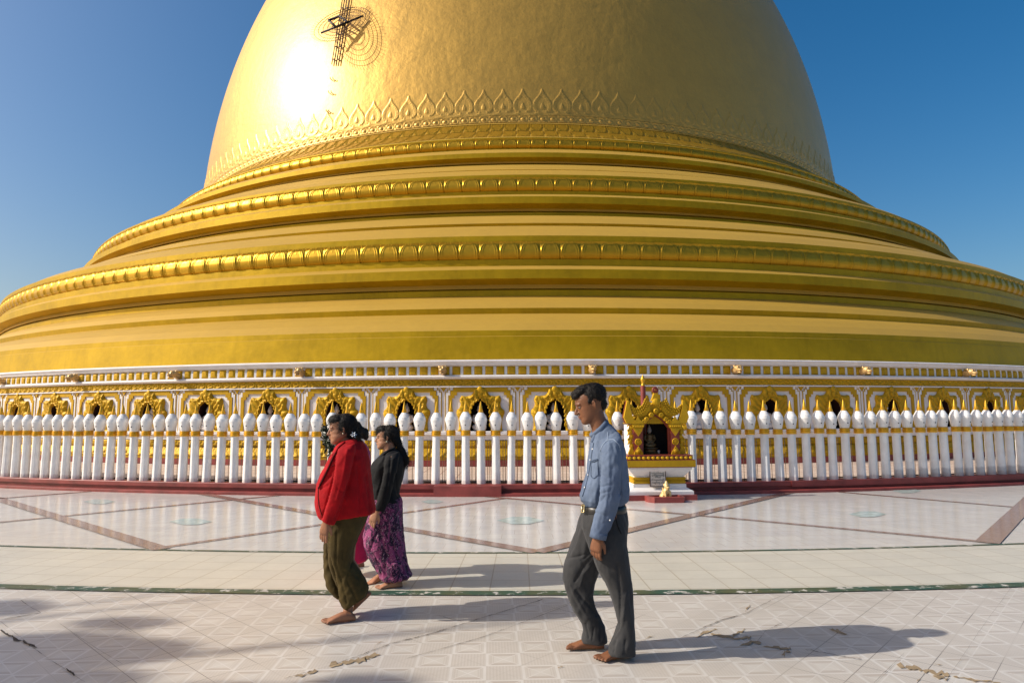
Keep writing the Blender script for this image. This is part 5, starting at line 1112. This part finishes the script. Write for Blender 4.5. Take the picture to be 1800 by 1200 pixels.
hairx = [tube(pts, [.045, .035, .028, .036, .045, .034, .008], 10), ball(A_(700.5, 776.5), (.03, .03, .028))]+[tube([A_(709, 800+k*3), A_(713+.6*math.sin(k*2), 806+k*3), A_(713.5+1.2*math.sin(k*1.7), 815+k*2)], [.010, .007, .002], 6) for k in range(4)]
hr = hair_shell(Wb, .204, [((-.13, 0, .70), (.44, .385, .365)), ((.18, 0, .87), (.30, .31, .18)), ((.36, 0, .80), (.12, .22, .10)), ((-.34, 0, .44), (.25, .31, .30)), ((-.04, .29, .56), (.17, .085, .20)), ((-.04, -.29, .56), (.17, .085, .20))], hairx, lambda P: .004*nz3(P, (60, 60, 25), 6), blk, BB, .006, 1)
strands(hr, 2600, .06, .9, .006, 3)
mk('earring', *ball(Wb(-.01, .375, .34), .008, 8, 6), simple('gold_stud', (.8, .7, .5), .2, .5, bump=0), blk, BB)
blackc = cloth('black_suit_cloth', (.006, .006, .007), .2, .8, 8, 220, None, 0)
T = [((678, 791), (697, 788), Yb, .07), ((672, 796), (703, 792), Yb, .125), ((664, 804), (709, 800), Yb, .175), ((656, 812), (711.5, 811), Yb, .18), ((651.5, 822), (711, 824), Yb, .175), ((651.5, 838), (708, 840), Yb, .165), ((655, 854), (703, 857), Yb, .16), ((655, 866), (701.5, 868), Yb, .165), ((656, 876), (704, 876), Yb, .17), ((660, 884), (705.5, 881), Yb, .168)]
s1 = [((680, 800), (703, 793), Yb-.13, .05), ((676, 807), (702, 804), Yb-.17, .062), ((673, 830), (696, 830), Yb-.20, .06), ((670, 850), (691, 853), Yb-.215, .056), ((665.5, 868), (685.5, 874), Yb-.215, .052), ((661, 885), (678.5, 892), Yb-.212, .046), ((658.5, 895), (673.5, 899), Yb-.21, .042)]
s2 = [((676, 801), (700, 794), Yb+.13, .05), ((672, 812), (696, 812), Yb+.17, .06), ((668, 850), (686, 854), Yb+.2, .05), ((662, 886), (678, 890), Yb+.16, .042)]
jk = fuse('jacket', [rings(T), rings(s1), rings(s2)], .008, 3, blackc, blk, BB, grooves(folds(.006, (12, 12, 5), .013, (14, 14, 5), 41.), [([(677.0, 796.9), (672.2, 841.2), (658.0, 887.2)], 1.5, 0.016), ([(687.2, 801.7), (683.3, 841.2), (674.6, 884.0)], 1.6, 0.012), ([(657.2, 849.2), (673.0, 858.7)], 1.3, 0.008), ([(695.2, 833.3), (698.3, 871.3)], 1.6, 0.008)]))
mk('collar', *tube([A_(695, 787, -.06), A_(683, 791, -.10), A_(674, 798, -.125), A_(664, 808, -.12), A_(656, 820, -.09)], [.010, .014, .015, .013, .006], 8, flat=.6), blackc, jk, BB)
def print_extra(b, c):
    o = b.obj(); mp = b.n('ShaderNodeMapping', i_Vector=o, i_Scale=(1, 1, .6)); wv_ = b.n('ShaderNodeVectorMath', operation='ADD', i_0=mp.outputs[0], i_1=b.n('ShaderNodeVectorMath', operation='SCALE', i_0=b.n('ShaderNodeTexNoise', i_Vector=o, i_Scale=9.).outputs[1], i_Scale=.12).outputs[0]).outputs[0]
    vo = b.n('ShaderNodeTexVoronoi', i_Vector=wv_, i_Scale=20.); n = b.noise(16., 5, .7, wv_, 1.2); cc_ = b.mix(b.ramp(vo.outputs['Color'], [(.3, 0.), (.55, 1.)]), (.04, .012, .038), (.24, .045, .13))
    cc_ = b.mix(b.ramp(n, [(.50, 0.), (.56, 1.)]), cc_, (.022, .010, .03)); n3 = b.noise(24., 4, .65, wv_, 2.); cc_ = b.mix(b.ramp(n3, [(.57, 0.), (.62, .9)]), cc_, (.34, .11, .21))
    n4 = b.noise(40., 3, .6, wv_, 3.); return b.mix(b.ramp(n4, [(.61, 0.), (.65, .8)]), cc_, (.50, .36, .41))
purple = cloth('purple_print_cloth', (.2, .05, .15), .1, .85, 10, 150, print_extra)
sk1 = [((657, 876), (704.5, 874), Yb, .165), ((654.5, 892), (706, 890), Yb, .175), ((650, 905), (706.5, 905), Yb, .18), ((644, 922), (708, 922), Yb, .18), ((639, 940), (709.5, 940), Yb, .175), ((641, 958), (711, 956), Yb, .165), ((647, 976), (713, 974), Yb, .155), ((656, 992), (716, 990), Yb, .15), ((665.5, 1005), (720.5, 1003), Yb, .15), ((667.5, 1014), (724, 1011), Yb, .155), ((671, 1018), (722, 1014), Yb, .15)]
sk2 = [((676, 985), (708, 985), Yb-.07, .10), ((680, 1005), (708, 1003), Yb-.08, .09), ((684, 1017), (707, 1013), Yb-.08, .085), ((688, 1023), (704, 1018), Yb-.08, .07)]
fuse('skirt', [rings(sk1), rings(sk2)], .008, 2, purple, blk, BB, grooves(folds(.007, (10, 10, 3), .016, (14, 14, 2.4), 52., .004, (40, 40, 20)), [([(665.1, 929.5), (657.2, 948.5), (649.3, 969.1)], 1.5, 0.02), ([(666.7, 932.7), (677.8, 972.3), (698.4, 1008.7)], 1.6, 0.02), ([(682.5, 923.2), (692.0, 961.2), (707.9, 1005.5)], 1.6, 0.016), ([(650.8, 970.7), (666.7, 989.7), (682.5, 1015.0)], 1.5, 0.016), ([(692.0, 923.2), (704.7, 967.5), (715.8, 1005.5)], 1.6, 0.012), ([(657.2, 972.3), (671.4, 1008.7)], 1.3, 0.01)]))

# --- woman in pink, mostly hidden behind the red jacket -----------------------------
Yp = 6.50; PBs = np.array([at(625, 999, Yp)[0], Yp, 0]); A_ = lambda x, y, dy=0: at(x, y, Yp+dy)
f, u = tilt(.0, math.radians(4)); hp, Wp, _ = head_parts(A_(601, 780), f, u, .205)
pieces = hp+[tube([A_(622, 768), A_(624, 778), A_(626, 788)], [.055, .054, .075], 16), tube([A_(626, 790), A_(622, 830), A_(624, 885)], [.11, .12, .12], 16)]
sh_, el_, wr_ = A_(628, 797, -.15), A_(618, 845, -.18), A_(600, 838, -.12); pieces += [tube([A_(626, 790), sh_, el_, wr_], [.045, .048, .04, .026], 12)]+hand_parts(wr_, A_(588, 822, -.1)-wr_, np.array([-.4, -.9, .1]), 1, .8, .95)
sh2, el2, wr2 = A_(622, 797, .15), A_(614, 842, .17), A_(599, 838, .08); pieces += [tube([A_(626, 790), sh2, el2, wr2], [.045, .048, .04, .026], 12)]+hand_parts(wr2, A_(588, 820, .05)-wr2, np.array([-.4, .9, .1]), -1, .8, .95)
nh, nk, na = A_(622, 885, -.07), A_(612, 940, -.07), A_(624, 985, -.06); fh, fk, fa = A_(624, 885, .07), A_(624, 940, .07), A_(634, 984, .08)
pieces += [tube([nh, nk, na, na+[0, 0, -.02]], [.09, .056, .038, .036], 12), tube([fh, fk, fa, fa+[0, 0, -.02]], [.09, .056, .038, .036], 12)]
pieces += foot_parts(ground(630, 999, .004), ground(607, 1000, .004), UPV, .225, -1); pieces += foot_parts(ground(640, 995.5, .004), ground(617, 996.5, .004), UPV, .225, 1)
pnk = person('woman in magenta pink blouse and skirt mostly hidden behind the red jacket', pieces, skin2, PBs, .005)
face_kids(pnk, Wp, .205, PBs)
hr = hair_shell(Wp, .205, [((-.13, 0, .70), (.44, .385, .365)), ((.16, 0, .88), (.30, .31, .18)), ((-.32, 0, .44), (.25, .31, .28))], [ball(A_(640.5, 761), (.044, .05, .055)), ball(A_(637, 755), (.03, .03, .03)), ball(A_(643, 768), (.03, .03, .03))], lambda P: .006*nz3(P, (40, 40, 40), 5), pnk, PBs, .006, 1)
mk('hair_clip', *tube([A_(625.5, 748, -.085), A_(627.5, 743.5, -.08)], .006, 6), M['white'], hr, PBs)
mag = cloth('magenta_cloth', (.42, .008, .13), .2, .75, 9, 180, None, .2); mag2 = cloth('crimson_pink_cloth', (.48, .006, .075), .2, .7, 9, 180, None, .2)
T = [((615, 779), (636, 773), Yp, .065), ((606, 788), (644, 782), Yp, .14), ((603, 800), (649.5, 795), Yp, .165), ((601, 818), (650.5, 815), Yp, .165), ((602, 850), (646, 850), Yp, .15), ((603, 890), (648, 890), Yp, .15)]
s1 = [((617, 795), (640, 787), Yp-.12, .05), ((615, 812), (638, 810), Yp-.155, .055), ((610, 845), (628, 850), Yp-.175, .05), ((601, 834), (606, 845), Yp-.13, .042)]
s2 = [((613, 795), (636, 787), Yp+.12, .05), ((611, 812), (634, 810), Yp+.155, .055), ((606, 842), (624, 848), Yp+.165, .05), ((600, 834), (605, 844), Yp+.09, .042)]
fuse('blouse', [rings(T), rings(s1), rings(s2)], .009, 2, mag, pnk, PBs, folds(.006, (12, 12, 7), .008, (18, 18, 8), 61.))
fuse('skirt', [rings([((603, 885), (647, 885), Yp, .15), ((600, 905), (648, 905), Yp, .165), ((598, 930), (643, 930), Yp, .16), ((598, 955), (643, 952), Yp, .155), ((601, 975), (647, 970), Yp, .15), ((606, 989), (649, 980), Yp, .15), ((612, 991), (646, 984), Yp, .13)])], .009, 2, mag2, pnk, PBs, folds(.010, (10, 10, 4), .012, (15, 15, 3), 71.))
# leafy bunch she carries
lfm = simple('dark_green_leaves', (.012, .024, .008), .45, var=.6, scale=18, bump=0); c0_ = A_(582, 805, -.02); LV, LF = [], []
fl = thing('leaf_bunch', 'bunch of dark green leaves carried in front of the red jacketed woman\'s face', 'leaves', A_(588, 825, -.02))
axis = [A_(588, 822, -.02), A_(585, 800, -.02), A_(577, 775, -.02), A_(570, 752, -.02)]
for i in range(700):
    t = RNG.random()**.8*3; k = min(int(t), 2); p = axis[k]*(1-(t-k))+axis[k+1]*(t-k); wid = [.012, .034, .034, .02][int(round(t))]
    p = p+RNG.normal(size=3)*wid*[.75, 1., .9]; d = RNG.normal(size=3)+[-.3, 0, .9]; d /= np.linalg.norm(d); e = np.cross(d, RNG.normal(size=3)); e /= np.linalg.norm(e); L_ = RNG.uniform(.012, .024); q = len(LV)
    LV += [p-d*L_, p+e*L_*.38, p+d*L_, p-e*L_*.38]; LF.append((q, q+1, q+2, q+3))
b_ = np.array(fl.location); mk('foliage', LV, LF, lfm, fl, b_, smooth=False); mk('stems', *join([tube([axis[0]+[.004*i, .004*i, -.03], axis[1]+RNG.normal(size=3)*.012, axis[2]+RNG.normal(size=3)*.02], .004, 5) for i in range(5)]), simple('green_stem', (.05, .09, .02), .6, bump=0), fl, b_)
